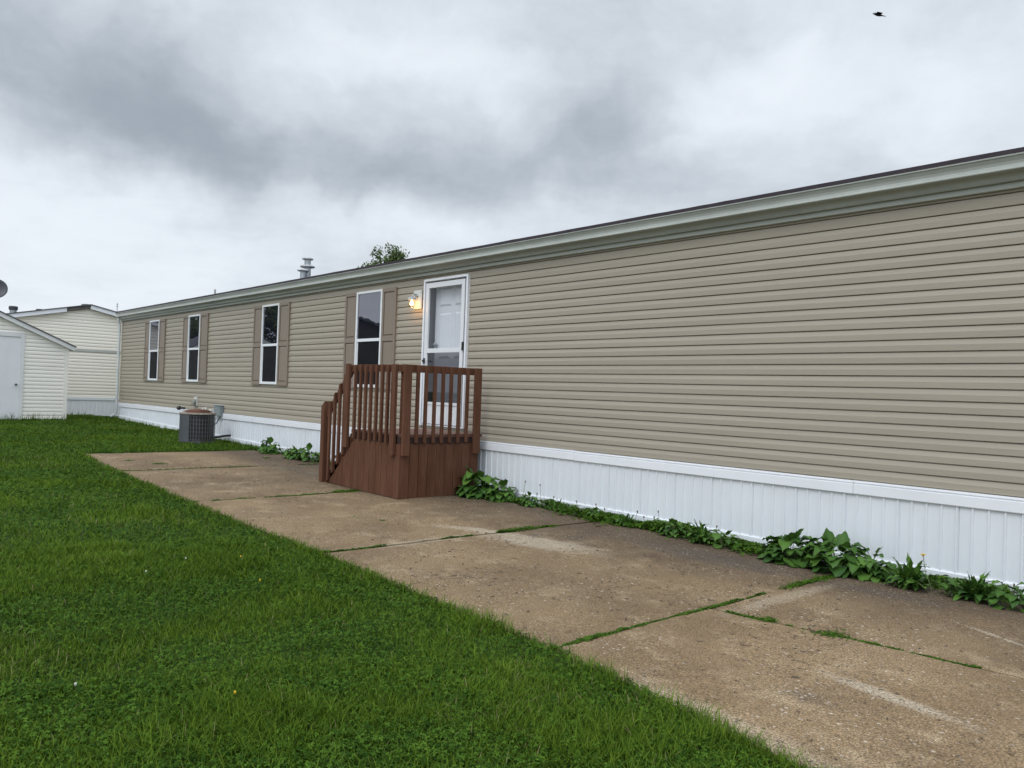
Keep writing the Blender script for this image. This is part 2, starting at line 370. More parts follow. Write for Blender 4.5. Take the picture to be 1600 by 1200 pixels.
def slabs():
    V = []; F = []; T = []; rr = random.Random(3)
    tints = [.92, .86, 1.0, .97, 1.13, 1.05]; dz = [0, .0, .004, -.003, .005, 0]
    def piece(x0, x1, fy0, fy1, tint, d):
        nx, ny = 16, 12; o = len(V)
        G = {}
        for i in range(nx+1):
            for j in range(ny+1):
                x = x0+(x1-x0)*i/nx; y = fy0(x)+(fy1(x)-fy0(x))*j/ny
                ed = min(i, nx-i, j, ny-j) == 0
                if ed: x += rr.uniform(-.006, .006); y += rr.uniform(-.006, .006)
                G[i, j] = len(V); V.append((x, y, float(g(x))+.022+d-(.006 if ed else 0)+.003*math.sin(3*x+5*y))); T.append(tint)
        for i in range(nx):
            for j in range(ny): F.append((G[i, j], G[i+1, j], G[i+1, j+1], G[i, j+1]))
        ring = [G[i, 0] for i in range(nx+1)]+[G[nx, j] for j in range(1, ny+1)]+[G[i, ny] for i in range(nx-1, -1, -1)]+[G[0, j] for j in range(ny-1, 0, -1)]
        low = []
        for q in ring: low.append(len(V)); V.append((V[q][0], V[q][1], V[q][2]-.08)); T.append(tint)
        for k in range(len(ring)): F.append((ring[k], ring[(k+1) % len(ring)], low[(k+1) % len(ring)], low[k]))
    gp = .010
    for k in range(len(JX)-1):
        a, b_ = JX[k]+gp, JX[k+1]-gp
        if JX[k] < -3.2: piece(a, b_, edge, lambda x: -.24 if x > -14.5 else -.36, tints[k], dz[k])
        else:
            mid = lambda x: -2.30+(x+3.1)*.12
            piece(a, b_, edge, lambda x: mid(x)-gp, tints[k], dz[k])
            piece(a, b_, lambda x: mid(x)+gp, lambda x: -.22, tints[k]*.92, dz[k]-.003)
    me = bpy.data.meshes.new('concrete_path'); me.from_pydata(V, [], F); me.update()
    a = me.attributes.new('tint', 'FLOAT', 'POINT'); a.data.foreach_set('value', T)
    me.materials.append(concrete_mat()); o = bpy.data.objects.new('concrete_path', me); COL.objects.link(o); tag(o, kind='structure')
slabs()

# ------------------------------------------------------------------ siding
C4 = .1016
def siding_sheet(mb, x0, x1, z0, z1, base, y=0.0, course=C4):
    """dutch-lap courses facing -y; x0/x1 may be functions of z"""
    fx0 = x0 if callable(x0) else (lambda z: x0); fx1 = x1 if callable(x1) else (lambda z: x1)
    prof = []
    k0 = int(math.floor((z0-base)/course))-1; k1 = int(math.ceil((z1-base)/course))+1
    s = course/C4
    for k in range(k0, k1):
        zc = base+k*course
        prof += [(y+.010, zc), (y-.0125, zc+.0005*s), (y-.0135, zc+.0025*s), (y-.0135, zc+.052*s), (y-.0115, zc+.058*s), (y-.0030, zc+.0938*s), (y+.010, zc+.0943*s)]
    out = []
    for i, (py, pz) in enumerate(prof):
        if z0 <= pz <= z1: out.append((py, pz))
        if i+1 < len(prof):
            qy, qz = prof[i+1]
            for zz_ in (z0, z1):
                if (pz-zz_)*(qz-zz_) < 0:
                    tt = (zz_-pz)/(qz-pz); out.append((py+(qy-py)*tt, zz_))
    n = len(out)
    if not callable(x0) and not callable(x1) and x1-x0 > 4:
        ns = int((x1-x0)/.45); vs = []
        for i in range(ns+1):
            xx = x0+(x1-x0)*i/ns
            for yy, z in out:
                kk = math.floor((z-base+.001)/course)
                vs.append((xx, yy+.0018*mnoise.noise(Vector((xx*.9, kk*5.3, 1))), z+(.0016*mnoise.noise(Vector((xx*.7, kk*3.1, 7))) if z0 < z < z1 else 0)))
        mb.add(vs, [(i*n+k, i*n+k+1, (i+1)*n+k+1, (i+1)*n+k) for i in range(ns) for k in range(n-1)]); return
    vs = [(fx0(z), yy, z) for yy, z in out]+[(fx1(z), yy, z) for yy, z in out]
    mb.add(vs, [(i, i+1, i+1+n, i+n) for i in range(n-1)])
SB, ST = .735, 3.14           # siding bottom / top on the long home
HX0, HX1 = -25.05, 3.5
home = empty('mobile_home', (0, 0, 0), 'long tan mobile home with white skirting, four shuttered windows and a glazed storm door', 'house')
wall = MB(); z_l1 = 298
base1 = 1.688+1.40
base1 = base1-22*C4-2*C4
DX0, DX1, DZ0, DZ1 = -9.86, -8.80, .885, 3.05
siding_sheet(wall, HX0+.06, DX0, SB, ST, base1)
siding_sheet(wall, DX1, HX1, SB, ST, base1)
siding_sheet(wall, DX0, DX1, SB, DZ0, base1)
siding_sheet(wall, DX0, DX1, DZ1, ST, base1)
wall.build('wall', M_['siding'], home)
core = MB()                                     # the body of the home behind the siding (doorway left open)
core.box(HX0, DX0, .012, 4.80, .12, 3.18).box(DX1, HX1, .012, 4.80, .12, 3.18)
core.box(DX0, DX1, .012, 4.80, .12, DZ0).box(DX0, DX1, .012, 4.80, DZ1, 3.18).box(DX0, DX1, .20, 4.80, DZ0, DZ1)
core.build('wall_core', M_['corner'], home)
cp = MB().prism([(HX0-.02, -.024), (HX0+.075, -.024), (HX0+.075, -.004), (HX0, -.004), (HX0, .10), (HX0-.02, .10)], 'z', SB-.01, ST); cp.build('corner_post', M_['corner'], home)

# skirting
sk = MB(); x = HX0; zt = .64; rib = .1155; k = 0
prof = []
rr = random.Random(5)
while x < HX1:
    yb = -.008+rr.uniform(-.0015, .0015)
    prof += [(x+.003, yb), (x+.045, yb-.0012), (x+.086, yb), (x+.092, yb-.013), (x+.104, yb-.013), (x+.110, yb)]
    if k % 4 == 3: prof += [(x+.1125, yb+.001), (x+.1132, yb+.006), (x+.1148, yb+.006)]
    x += rib; k += 1
n = len(prof)
sk.add([(a, b_, float(g(a))-.03) for a, b_ in prof]+[(a, b_, zt) for a, b_ in prof], [(i, i+1, i+1+n, i+n) for i in range(n-1)])
sko = sk.build('skirting', M_['skirt'], home)
tr = MB(); sx = [HX0]+[v for v in np.arange(-23.6, HX1, 3.385) - .0] + [HX1]
sx = [HX0, -23.57, -20.19, -16.8, -13.42, -10.04, -6.653, -3.268, .117, HX1]
for a, b_ in zip(sx[:-1], sx[1:]):
    d = rr.uniform(-.0015, .0015); dz_ = rr.uniform(-.003, .003)
    tr.prism([(-.004, .745+dz_), (-.034+d, .745+dz_), (-.036+d, .728+dz_), (-.028+d, .722+dz_), (-.026+d, .716+dz_), (-.037+d, .712+dz_), (-.034+d, .632+dz_), (-.029, .626+dz_), (-.004, .626+dz_)], 'x', a+.0015, b_-.0015)
tr.build('top_trim', M_['trimw'], sko)
bt = MB(); xs_ = [HX0]+[v for v in GX if HX0 < v < HX1]+[-1.5, HX1]; xs_ = sorted(set(xs_+sx))
for a, b_ in zip(xs_[:-1], xs_[1:]):
    pr = [(-.004, .117), (-.020, .117), (-.026, .107), (-.027, .02), (-.034, .015), (-.034, -.05), (-.004, -.05)]
    n = len(pr)
    bt.add([(a+.0008, q, z+float(g(a))) for q, z in pr]+[(b_-.0008, q, z+float(g(b_))) for q, z in pr],
           [tuple(range(n))[::-1], tuple(range(n, 2*n))]+[(i, (i+1) % n, (i+1) % n+n, i+n) for i in range(n)])
bt.build('bottom_track', M_['skirt'], sko)

# eave: wall channel, soffit, fascia, gutter, roof
MB().prism([(-.003, 3.108), (-.046, 3.108), (-.050, 3.112), (-.050, 3.338), (-.003, 3.338)], 'x', HX0-.05, HX1).build('fascia', M_['channel'], home)
gpf = [(-.052, 3.335), (-.052, 3.158), (-.085, 3.158), (-.092, 3.172), (-.098, 3.192), (-.112, 3.208), (-.140, 3.215), (-.170, 3.219), (-.178, 3.226), (-.178, 3.232), (-.168, 3.238), (-.158, 3.250), (-.154, 3.270), (-.158, 3.292), (-.168, 3.312), (-.171, 3.324), (-.181, 3.327), (-.182, 3.336), (-.176, 3.339), (-.168, 3.335), (-.164, 3.322), (-.150, 3.290), (-.148, 3.262), (-.120, 3.235), (-.080, 3.205), (-.056, 3.166), (-.056, 3.335)]
gu = MB()
gsx = [HX0-.12, -19.0, -12.9, -6.8, -.6, HX1]
for i, (a, b_) in enumerate(zip(gsx[:-1], gsx[1:])):
    gu.prism(gpf, 'x', a, b_-.002)
guo = gu.build('gutter', M_['gutter'], home)
# roof slab with a slightly wavy shingle edge
rf = MB(); RS = .215; ny = 2; N = 200
xsr = np.linspace(HX0-.18, HX1, N); vs = []; fs = []
for i, xx in enumerate(xsr):
    wv = .004*mnoise.noise(Vector((xx*1.5, 0, 0)))+.004*mnoise.noise(Vector((xx*6, 3, 0)))
    ye = -.168+wv
    for (yy, z) in ((ye, 3.342), (ye, 3.379+wv), (2.4, 3.379+RS*2.56), (4.96, 3.379+wv), (4.96, 3.33), (2.4, 3.342+RS*2.5)): vs.append((xx, yy, z))
for i in range(N-1):
    for k in range(6): fs.append((i*6+k, i*6+(k+1) % 6, (i+1)*6+(k+1) % 6, (i+1)*6+k))
fs += [tuple(range(6)), tuple(range((N-1)*6, N*6))]
roof = rf.add(vs, fs).build('roof', M_['shingle'], home)
MB().prism([(.0, 3.18), (4.8, 3.18), (4.8, 3.32), (2.4, 3.32+RS*2.4), (0, 3.32)], 'x', HX0, HX0+.02).build('gable', M_['siding'], home)
def roofz(y): return 3.379+RS*(y+.168)
# vent pipes on the roof
def vent(name, cx, cy, parts):
    z0 = roofz(cy)-.03
    o = MB().lathe([(r, z-z0) for r, z in parts], (cx, cy, z0), 20).build(name, M_['steel'], roof, smooth=False); return o
v1 = vent('vent_pipe', -16.06, 1.2, [(.115, roofz(1.2)-.03), (.10, roofz(1.2)+.1), (.075, 3.80), (.075, 3.985), (.11, 3.99), (.11, 4.02), (.068, 4.03), (.068, 4.16)])
MB().lathe([(.15, 0), (.16, .012), (.155, .03), (.08, .055)], (-16.06, 1.2, 3.985), 20).build('collar', M_['capm'], v1)
MB().lathe([(.118, 0), (.122, .02), (.10, .04), (.05, .052)], (-16.06, 1.2, 4.155), 20).build('cap', M_['capm'], v1)
v2 = vent('vent_pipe', -16.02, 1.08, [(.10, roofz(1.08)-.03), (.06, roofz(1.08)+.05), (.06, 3.91)])
MB().lathe([(.118, 0), (.124, .018), (.10, .04), (.05, .055)], (-16.02, 1.08, 3.885), 20).build('cap', M_['capm'], v2)
v3 = MB().lathe([(.10, roofz(1.2)-.02), (.035, roofz(1.2)+.09), (.026, roofz(1.2)+.09), (.026, 3.895)], (-21.27, 1.2, 0), 14).build('vent_pipe', M_['capm'], roof)
# downspout
ds = MB()
ds.tube([(-25.10, -.11, 3.19), (-25.10, -.11, 3.10), (-25.10, -.08, 3.0), (-25.10, -.075, 2.9), (-25.10, -.075, .50), (-25.11, -.10, .40), (-25.14, -.22, .33)], .038, 8)
ds.build('downspout', M_['spout'], home)

# windows and shutters
def window(x0, x1):
    z0, z1 = 1.415, 3.0; zm = 2.195; fwid = .038
    fr = MB()
    fr.box(x0, x0+fwid, -.052, 0, z0, z1).box(x1-fwid, x1, -.052, 0, z0, z1)
    fr.box(x0+fwid, x1-fwid, -.052, 0, z1-fwid, z1).box(x0+fwid, x1-fwid, -.056, 0, z0, z0+fwid+.012)
    f = fr.build('window', M_['frame'], home, bevel=.004)
    MB().box(x0+fwid, x1-fwid, -.042, -.006, zm-.024, zm+.024).build('sash_rail', M_['frame'], f)
    for xa, xb in ((x0+fwid, x0+fwid+.022), (x1-fwid-.022, x1-fwid)):
        MB().box(xa, xb, -.030, -.012, z0+fwid+.012, zm-.024).build('sash', M_['frame'], f)
    MB().box(x0+fwid, x1-fwid, -.034, -.030, zm+.024, z1-fwid).build('pane', M_['glass'], f)
    MB().box(x0+fwid+.022, x1-fwid-.022, -.024, -.020, z0+fwid+.012, zm-.024).build('screen', M_['screen'], f)
    return f
def shutter(x0, x1):
    z0, z1 = 1.395, 3.005; zm = 2.20; s = MB(); w_ = .045; y0 = -.045
    s.box(x0, x0+w_, y0, 0, z0, z1).box(x1-w_, x1, y0, 0, z0, z1)
    s.box(x0+w_, x1-w_, y0, 0, z1-.06, z1).box(x0+w_, x1-w_, y0, 0, z0, z0+.07).box(x0+w_, x1-w_, y0, 0, zm-.04, zm+.04)
    for a, b_ in ((z0+.07, zm-.04), (zm+.04, z1-.06)):
        s.box(x0+w_, x1-w_, y0+.018, -.004, a, b_)
        # raised panel with a chamfer
        X0, X1, Z0, Z1 = x0+w_+.012, x1-w_-.012, a+.014, b_-.014; c = .016
        s.add([(X0, y0+.018, Z0), (X1, y0+.018, Z0), (X1, y0+.018, Z1), (X0, y0+.018, Z1), (X0+c, y0+.006, Z0+c), (X1-c, y0+.006, Z0+c), (X1-c, y0+.006, Z1-c), (X0+c, y0+.006, Z1-c)],
              [(4, 5, 6, 7), (0, 1, 5, 4), (1, 2, 6, 5), (2, 3, 7, 6), (3, 0, 4, 7)])
    return s.build('shutter', M_['shutter'], home, bevel=.003)
for a, b_, c, d in ((-22.87, -22.47, -21.715, -21.285), (-19.98, -19.60, -18.85, -18.39), (-15.89, -15.477, -14.72, -14.29), (-12.18, -11.80, -11.01, -10.62)):
    shutter(a, b_-.002); window(b_, c); shutter(c+.002, d)

# storm door with the white door behind it
dr = MB()
dr.box(DX0, DX0+.035, -.055, .03, DZ0, DZ1).box(DX1-.035, DX1, -.055, .03, DZ0, DZ1).box(DX0+.035, DX1-.035, -.055, .03, DZ1-.035, DZ1)
dr.box(DX0+.035, DX1-.035, -.030, .03, DZ0, DZ0+.02)
door = dr.build('door', M_['trimw'], home, bevel=.004)
for bx_ in ((DX0+.035, DX0+.05, .03, .20, DZ0, DZ1), (DX1-.05, DX1-.035, .03, .20, DZ0, DZ1), (DX0+.05, DX1-.05, .03, .20, DZ1-.05, DZ1-.035)):
    MB().box(*bx_).build('jamb', M_['jamb'], door)
lf = MB(); L0, L1 = DX0+.048, DX1-.075; B0, B1 = DZ0+.03, DZ1-.06; y0, y1 = -.043, -.012
gl, gr = L0+.075, L1-.075
lf.box(L0, gl, y0, y1, B0, B1).box(gr, L1, y0, y1, B0, B1).box(gl, gr, y0, y1, B1-.075, B1).box(gl, gr, y0, y1, 1.955, 2.02).box(gl, gr, y0-.004, y1, 1.195, 1.235)
lf.box(gl, gr, y0+.006, y1, B0, 1.195)
for q in range(1, 3): lf.box(gl+(gr-gl)*q/3-.006, gl+(gr-gl)*q/3+.006, y0+.001, y0+.006, B0+.02, 1.185)
leafo = lf.build('storm_door', M_['doorw'], door, bevel=.003)
MB().add([(gl, -.024, 2.02), (gr, -.024, 2.02), (gr, -.024, B1-.075), (gl, -.024, B1-.075)], [(0, 1, 2, 3)]).build('upper_glass', M_['clear'], door)
MB().add([(gl, -.024, 1.235), (gr, -.024, 1.235), (gr, -.024, 1.955), (gl, -.024, 1.955)], [(0, 1, 2, 3)]).build('lower_glass', M_['screenclear'], door)
hd = MB().box(L0+.010, L0+.038, -.060, -.043, 1.80, 1.88); hd.tube([(L0+.024, -.052, 1.84), (L0+.024, -.085, 1.84), (L0+.045, -.095, 1.835), (L0+.085, -.095, 1.825)], .011, 8)
hd.build('handle', M_['black'], door)
MB().box(L1+.005, L1+.022, -.040, -.005, B0, B1).build('hinge_rail', M_['jamb'], door)
MB().box(L1-.012, L1+.018, -.060, -.043, 1.98, 2.10).build('closer', M_['black'], door)
ind = MB(); I0, I1 = DX0+.105, DX1-.05
ind.box(I0, I1, .105, .165, DZ0+.02, DZ1-.05)
for (pa, pb) in ((.10, .42), (.52, .84)):
    for (za, zb) in ((1.05, 1.75), (1.88, 2.55), (2.65, 2.92)):
        X0, X1 = I0+pa*(I1-I0)+.02, I0+pb*(I1-I0)+.02
        ind.add([(X0, .1045, za), (X1, .1045, za), (X1, .1045, zb), (X0, .1045, zb), (X0+.03, .090, za+.03), (X1-.03, .090, za+.03), (X1-.03, .090, zb-.03), (X0+.03, .090, zb-.03)],
                [(4, 5, 6, 7), (0, 1, 5, 4), (1, 2, 6, 5), (2, 3, 7, 6), (3, 0, 4, 7)])
ind.build('inner_door', M_['doorw'], door)
MB().lathe([(.012, -.03), (.03, -.01), (.032, .01), (.012, .03)], (I0+.07, .065, 2.085), 14).build('knob', M_['steel'], door)
MB().box(DX0+.05, I0, .185, .20, DZ0+.02, DZ1-.05).build('dark_gap_strip', M_['black'], door)  # black strip standing in for the darkness of the gap beside the inner door

# porch light
pl = empty('porch_light', (-10.04, -.02, 2.77), 'lit white wall lantern beside the top left corner of the storm door', 'lamp')
MB().box(-.105, .105, -.014, 0, -.145, .14).box(-.085, .085, -.019, -.014, -.125, .12).build('back_plate', M_['boxw'], pl, bevel=.004)
MB().tube([(0, -.018, .05), (0, -.05, .075), (0, -.085, .07), (0, -.105, .045), (0, -.11, .02)], .014, 10).lathe([(.03, 0), (.034, .012), (.03, .02)], (0, -.022, .04), 12).build('arm', M_['capm'], pl, smooth=True)
MB().lathe([(.060, 0), (.066, .006), (.062, .035), (.03, .05)], (0, -.115, -.018), 20).build('hood', M_['capm'], pl)
jr = MB().lathe([(.050, 0), (.054, -.01), (.056, -.07), (.050, -.105), (.03, -.115)], (0, -.115, -.016), 20).build('jar', M_['jar'], pl, smooth=True)
MB().lathe([(.010, 0), (.014, -.02), (.026, -.045), (.028, -.062), (.018, -.08), (.004, -.087)], (0, -.115, -.016), 14).build('bulb', M_['bulb'], pl, smooth=True)
lamp = bpy.data.lights.new('bulb_glow', 'POINT'); lamp.energy = .9; lamp.color = (1, .55, .22); lamp.shadow_soft_size = .03
lo = bpy.data.objects.new('bulb_glow', lamp); COL.objects.link(lo); lo.parent = pl; lo.location = (0, -.115, -.135)

# ------------------------------------------------------------------ porch
PX = -8.30; PY = -1.42
pz = .05
porch = empty('wooden_porch', (-9.2, -.7, pz), 'brown painted wooden porch with railings and steps below the storm door', 'porch')
def P(mb, name, m, bevel=.003, parent=None):
    off = Vector((-9.2, -.7, pz)); mb.v = [tuple(Vector(p)-off) for p in mb.v]
    return mb.build(name, m, parent or porch, bevel=bevel)
TOP = .724
rj = random.Random(11)
# front boards
fb = MB(); bw = .1375; xq = PX
while xq > -10.07:
    xa = max(xq-bw+.0055, -10.075); xb = xq
    def dg(x): return min(TOP, .60+(x+9.50)*.93) if x < -9.46 else TOP
    y_o = PY+rj.uniform(0, .0035)
    zb = float(g(xa))+.030
    fb.prism([(xa, zb), (xb, zb), (xb, dg(xb-.001)), (xa, dg(xa))], 'y', y_o, PY+.02)
    xq -= bw
P(fb, 'front_panel', M_['brown'], .002)
eb = MB(); yq = PY+.021
while yq < -.19:
    yb = min(yq+bw-.006, -.17)
    eb.box(PX-.02, PX+rj.uniform(-.0035, 0), yq, yb, float(g(PX))+.028, TOP+rj.uniform(-.003, .002)); yq += bw
P(eb, 'end_panel', M_['brown'], .002)
P(MB().box(PX-.035, PX-.021, PY+.022, -.185, .13, .82).box(-10.03, PX-.036, PY+.022, PY+.036, .12, .35).box(-9.46, PX-.036, PY+.022, PY+.036, .35, .82), 'backing', M_['darkwood'], 0)
# deck
dk = MB(); y = PY+.03; 
while y < -.12:
    dk.box(-9.52, PX-.012, y, min(y+.135, -.10), .806, .845+rj.uniform(-.002, .002)); y += .141
P(dk, 'deck', M_['deckboard'], .003)
P(MB().box(-9.50, PX-.052, PY+.050, PY+.086, .66, .805).box(PX-.088, PX-.052, PY+.087, -.19, .66, .805).box(-9.50, -9.465, PY+.087, -.10, .66, .805), 'rim_joist', M_['brown'], .002)
# stairs
st = MB()
for k, (xa, zt_) in enumerate(((-9.78, .65), (-10.04, .45), (-10.28, .25))):
    st.box(xa-.01, xa+.27, PY+.06, -.12, zt_-.036, zt_)
P(st, 'steps', M_['deckboard'], .003)
P(MB().prism([(-9.50, .80), (-10.12, .16), (-10.12, .07), (-9.95, .07), (-9.50, .50)], 'y', PY+.022, PY+.056), 'stringer', M_['brown'], .002)
P(MB().prism([(-9.50, .80), (-10.12, .16), (-10.12, .07), (-9.95, .07), (-9.50, .50)], 'y', -.12, -.085), 'stringer', M_['brown'], .002)
def post(x0, x1, y0, y1, z0, z1, slant=0):
    P(MB().add([(x0, y0, z0), (x1, y0, z0), (x1, y1, z0), (x0, y1, z0), (x0, y0, z1), (x1, y0, z1+slant), (x1, y1, z1+slant), (x0, y1, z1)],
               [(0, 3, 2, 1), (4, 5, 6, 7), (0, 1, 5, 4), (1, 2, 6, 5), (2, 3, 7, 6), (3, 0, 4, 7)]), 'post', M_['brown'], .004)
RT = 1.715
post(-8.475, -8.385, PY-.045, PY-.002, .58, RT); post(-9.605, -9.515, PY-.045, PY-.002, .60, RT+.012)
post(-10.245, -10.155, PY-.040, PY+.050, .07, 1.13, .07)
post(PX+.002, PX+.047, -1.405, -1.30, .585, RT); post(PX+.002, PX+.047, -.285, -.182, .59, RT+.003)
def baluster(x0, y0, z0, z1, dx=.038, dy=.038, s=0, s2=0):
    x1, y1 = x0+dx, y0+dy; sx_ = s*dx; b2 = s2*dx
    P(MB().add([(x0, y0, z0), (x1, y0, z0+b2), (x1, y1, z0+b2), (x0, y1, z0), (x0, y0, z1), (x1, y0, z1+sx_), (x1, y1, z1+sx_), (x0, y1, z1)],
               [(0, 3, 2, 1), (4, 5, 6, 7), (0, 1, 5, 4), (1, 2, 6, 5), (2, 3, 7, 6), (3, 0, 4, 7)]), 'baluster', M_['brown'], .003)
for k in range(7):
    baluster(-9.395+k*.1325+rj.uniform(-.004, .004), PY-.034, .735+rj.uniform(-.006, .004), RT-.004+rj.uniform(-.004, .004))
for k in range(7):
    baluster(PX-.004, -1.212+k*.1315+rj.uniform(-.004, .004), .738+rj.uniform(-.006, .004), RT-.002+rj.uniform(-.004, .004))
for k in range(4):
    xb = -9.645-k*.128; baluster(xb-.019, PY-.034, .60+(xb+9.50)*1.0+.012, 1.703+(xb-.019+9.52)*.992-.012, s=.992, s2=.9)
P(MB().box(-9.51, -8.39, PY+.006, PY+.044, RT-.092, RT-.002).box(-8.39, PX-.045, PY+.006, PY+.044, RT-.092, RT-.004), 'top_rail', M_['brown'], .004)
P(MB().box(PX-.044, PX-.006, PY+.02, -.20, RT-.092, RT+.001), 'top_rail', M_['brown'], .004)
P(MB().prism([(-9.52, RT-.002), (-10.17, RT-.002-.645), (-10.17, RT-.125-.645), (-9.52, RT-.125)], 'y', PY+.006, PY+.042), 'stair_rail', M_['brown'], .004)
P(MB().box(PX-.09, PX-.047, PY+.044, PY+.087, .806+.04, RT-.01), 'corner_block', M_['brown'], .003)

# ------------------------------------------------------------------ air conditioner & wall fixtures
AX, AY = -16.98, -.70; AZ = float(g(AX))
ac = empty('air_conditioner', (AX, AY, AZ), 'round cornered grey outdoor air conditioner with rusty top guard in the grass', 'air conditioner', rz=math.radians(48))
ac.scale = (.92, .92, 1)
def rsq(h, r, n=6):
    pts = []
    for cx, cy, a0 in ((h-r, h-r, 0), (-h+r, h-r, PI/2), (-h+r, -h+r, PI), (h-r, -h+r, 1.5*PI)):
        for k in range(n+1): pts.append((cx+r*math.cos(a0+k*PI/2/n), cy+r*math.sin(a0+k*PI/2/n)))
    return pts
MB().prism(rsq(.36, .24), 'z', -.02, .05).build('base_pan', M_['acpanel'], ac)
MB().prism(rsq(.325, .22), 'z', .05, .60).build('coil', M_['accoil'], ac)
gl_ = MB(); R_ = rsq(.343, .23, 8)
for k in range(0, len(R_)):
    pass
per = R_+[R_[0]]; seg = [math.dist(per[i], per[i+1]) for i in range(len(per)-1)]; tot = sum(seg)
def along(s):
    s %= tot
    for i, q in enumerate(seg):
        if s <= q: t_ = s/q; return (per[i][0]*(1-t_)+per[i+1][0]*t_, per[i][1]*(1-t_)+per[i+1][1]*t_)
        s -= q
for k in range(36):
    a = along(k*tot/36); gl_.box(a[0]-.003, a[0]+.003, a[1]-.003, a[1]+.003, .05, .60)
for k in range(7):
    z = .08+k*.082; gl_.tube([(p[0], p[1], z) for p in per], .0028, 5, cap=False)
gl_.build('wire_guard', M_['wire'], ac)
# solid corner panel (front-left seen from the path)
cpn = MB(); h = .352; r = .235
pts = [(-h, .02)] + [(-h, -h+r)] + [(-h+r+r*math.cos(a), -h+r+r*math.sin(a)) for a in np.linspace(PI, 1.5*PI, 7)] + [(-.05, -h)]
inn = [(p[0]*.96, p[1]*.96) for p in pts]
cpn.prism(pts+inn[::-1], 'z', .03, .61); cpn.build('corner_panel', M_['acpanel'], ac)
MB().prism(rsq(.365, .245), 'z', .60, .635).build('top_pan', M_['actop'], ac, bevel=.006)
fg = MB()
for k in range(9):
    rr_ = .05+k*.031; zz_ = .637+.062*math.sqrt(max(0, 1-(rr_/.315)**2))
    fg.tube([(rr_*math.cos(a), rr_*math.sin(a), zz_) for a in np.linspace(0, 2*PI, 33)], .0055, 5, cap=False)
for k in range(12):
    a = k*2*PI/12
    fg.tube([(q*math.cos(a), q*math.sin(a), .637+.062*math.sqrt(max(0, 1-(q/.315)**2))) for q in (.03, .1, .17, .24, .29, .31)], .005, 5)
fg.lathe([(.05, 0), (.06, .02), (.045, .03)], (0, 0, .68), 12)
fg.build('fan_guard', M_['rust'], ac)
MB().lathe([(.28, 0), (.24, .03), (.12, .045)], (0, 0, .636), 24).build('fan_disc', M_['rust'], ac)

db = MB().box(-.17, .17, -.105, -.018, -.115, .105); 
dbo = empty('disconnect_box', (-17.50, 0, .80), 'grey electrical disconnect box on the tan siding right of the air conditioner', 'electrical box')
db.build('box', M_['box'], dbo, bevel=.008)
MB().box(-.18, .18, -.118, -.016, .105, .118).build('lid', M_['box'], dbo, bevel=.003)
MB().tube([(.05, -.06, -.11), (.05, -.06, -.17), (.0, -.10, -.28), (-.02, -.22, -.37), (.10, -.42, -.42), (.30, -.60, -.44)], .012, 8).build('conduit', M_['acpanel'], dbo, smooth=True)
q = empty('dryer_vent_hood', (-18.98, -.018, .955), 'small white vent hood with grey flap on siding above the air conditioner', 'vent')
MB().box(-.10, .10, -.020, 0, -.10, .10).build('frame', M_['boxw'], q, bevel=.003)
MB().prism([(-.021, .06), (-.021, -.085), (-.10, -.085), (-.085, -.03)], 'x', -.075, .075).build('flap', M_['flap'], q)
q = empty('pipe_stub', (-19.72, -.02, .775), 'black round capped stub on the wall left of the air conditioner', 'pipe')
MB().tube([(0, .02, 0), (0, -.10, 0)], .022, 10).lathe([(.01, -.05), (.045, -.035), (.058, 0), (.045, .035), (.01, .05)], (0, -.13, 0), 14).build('stub', M_['black'], q, smooth=True)
q = empty('water_tap', (-18.35, -.02, .80), 'tiny white outdoor tap on siding just above the air conditioner top', 'tap')
MB().box(-.05, .05, -.012, 0, -.05, .04).tube([(0, -.01, 0), (0, -.08, .0), (0, -.10, -.04)], .013, 8).tube([(-.035, -.06, .035), (.035, -.06, .035)], .009, 8).build('spigot', M_['boxw'], q)
q = empty('valve_cover', (-17.93, -.02, .74), 'white pipe entry cover on the skirting trim between conditioner and grey box', 'pipe cover')
MB().box(-.085, .06, -.06, 0, -.085, .07).lathe([(.03, -.03), (.045, 0), (.02, .03)], (.05, -.07, -.03), 10).tube([(-.03, -.04, -.08), (-.03, -.06, -.25), (-.0, -.12, -.40)], .011, 8).build('cover', M_['boxw'], q)
q = empty('refrigerant_line', (-17.3, -.05, .27), 'black insulated pipe running from the air conditioner into the skirting', 'pipe')
MB().tube([(.38, .05, .02), (.34, -.12, .0), (.30, -.30, -.03), (.25, -.52, -.06), (.10, -.56, -.05)], .024, 10).build('pipe', M_['black'], q, smooth=True)

# ------------------------------------------------------------------ neighbouring home (gable end, faces +x)
RZ = PI/2
nh = empty('neighbor_mobile_home', (-28.0, -.19, float(g(-28))), 'cream sided mobile home with low gable end behind the shed and tan home', 'house')
nz = float(g(-28))     # local z = world z - nz ; local frame: x -> world y, -y -> world +x
def NB(mb, name, m, parent=None, **k):
    o = mb.build(name, m, parent or nh, **k)
    if parent is None: o.rotation_euler = (0, 0, RZ)
    return o
ridge = 3.742-nz; sl_ = .218; hw = 2.42
def roofline(x): return ridge-.12-sl_*abs(x)
nw = MB()
zE = roofline(hw)
siding_sheet(nw, -hw, hw, .58-.0, 2.02, .58)
siding_sheet(nw, -hw, hw, 2.10, zE, .58)
siding_sheet(nw, lambda z: -(ridge-.12-z)/sl_, lambda z: (ridge-.12-z)/sl_, zE, ridge-.13, .58)
NB(nw, 'wall', M_['cream'])
NB(MB().prism([(-hw, .05), (hw, .05), (hw, zE), (0, ridge-.12), (-hw, zE)], 'y', .02, 14), 'wall_core', M_['cream'])
NB(MB().box(-hw, hw, -.024, .01, 2.02, 2.10).box(-hw, hw, -.030, -.02, 2.03, 2.045), 'joint_strip', M_['greystrip'])
s_ = MB(); x = -hw; pr = []
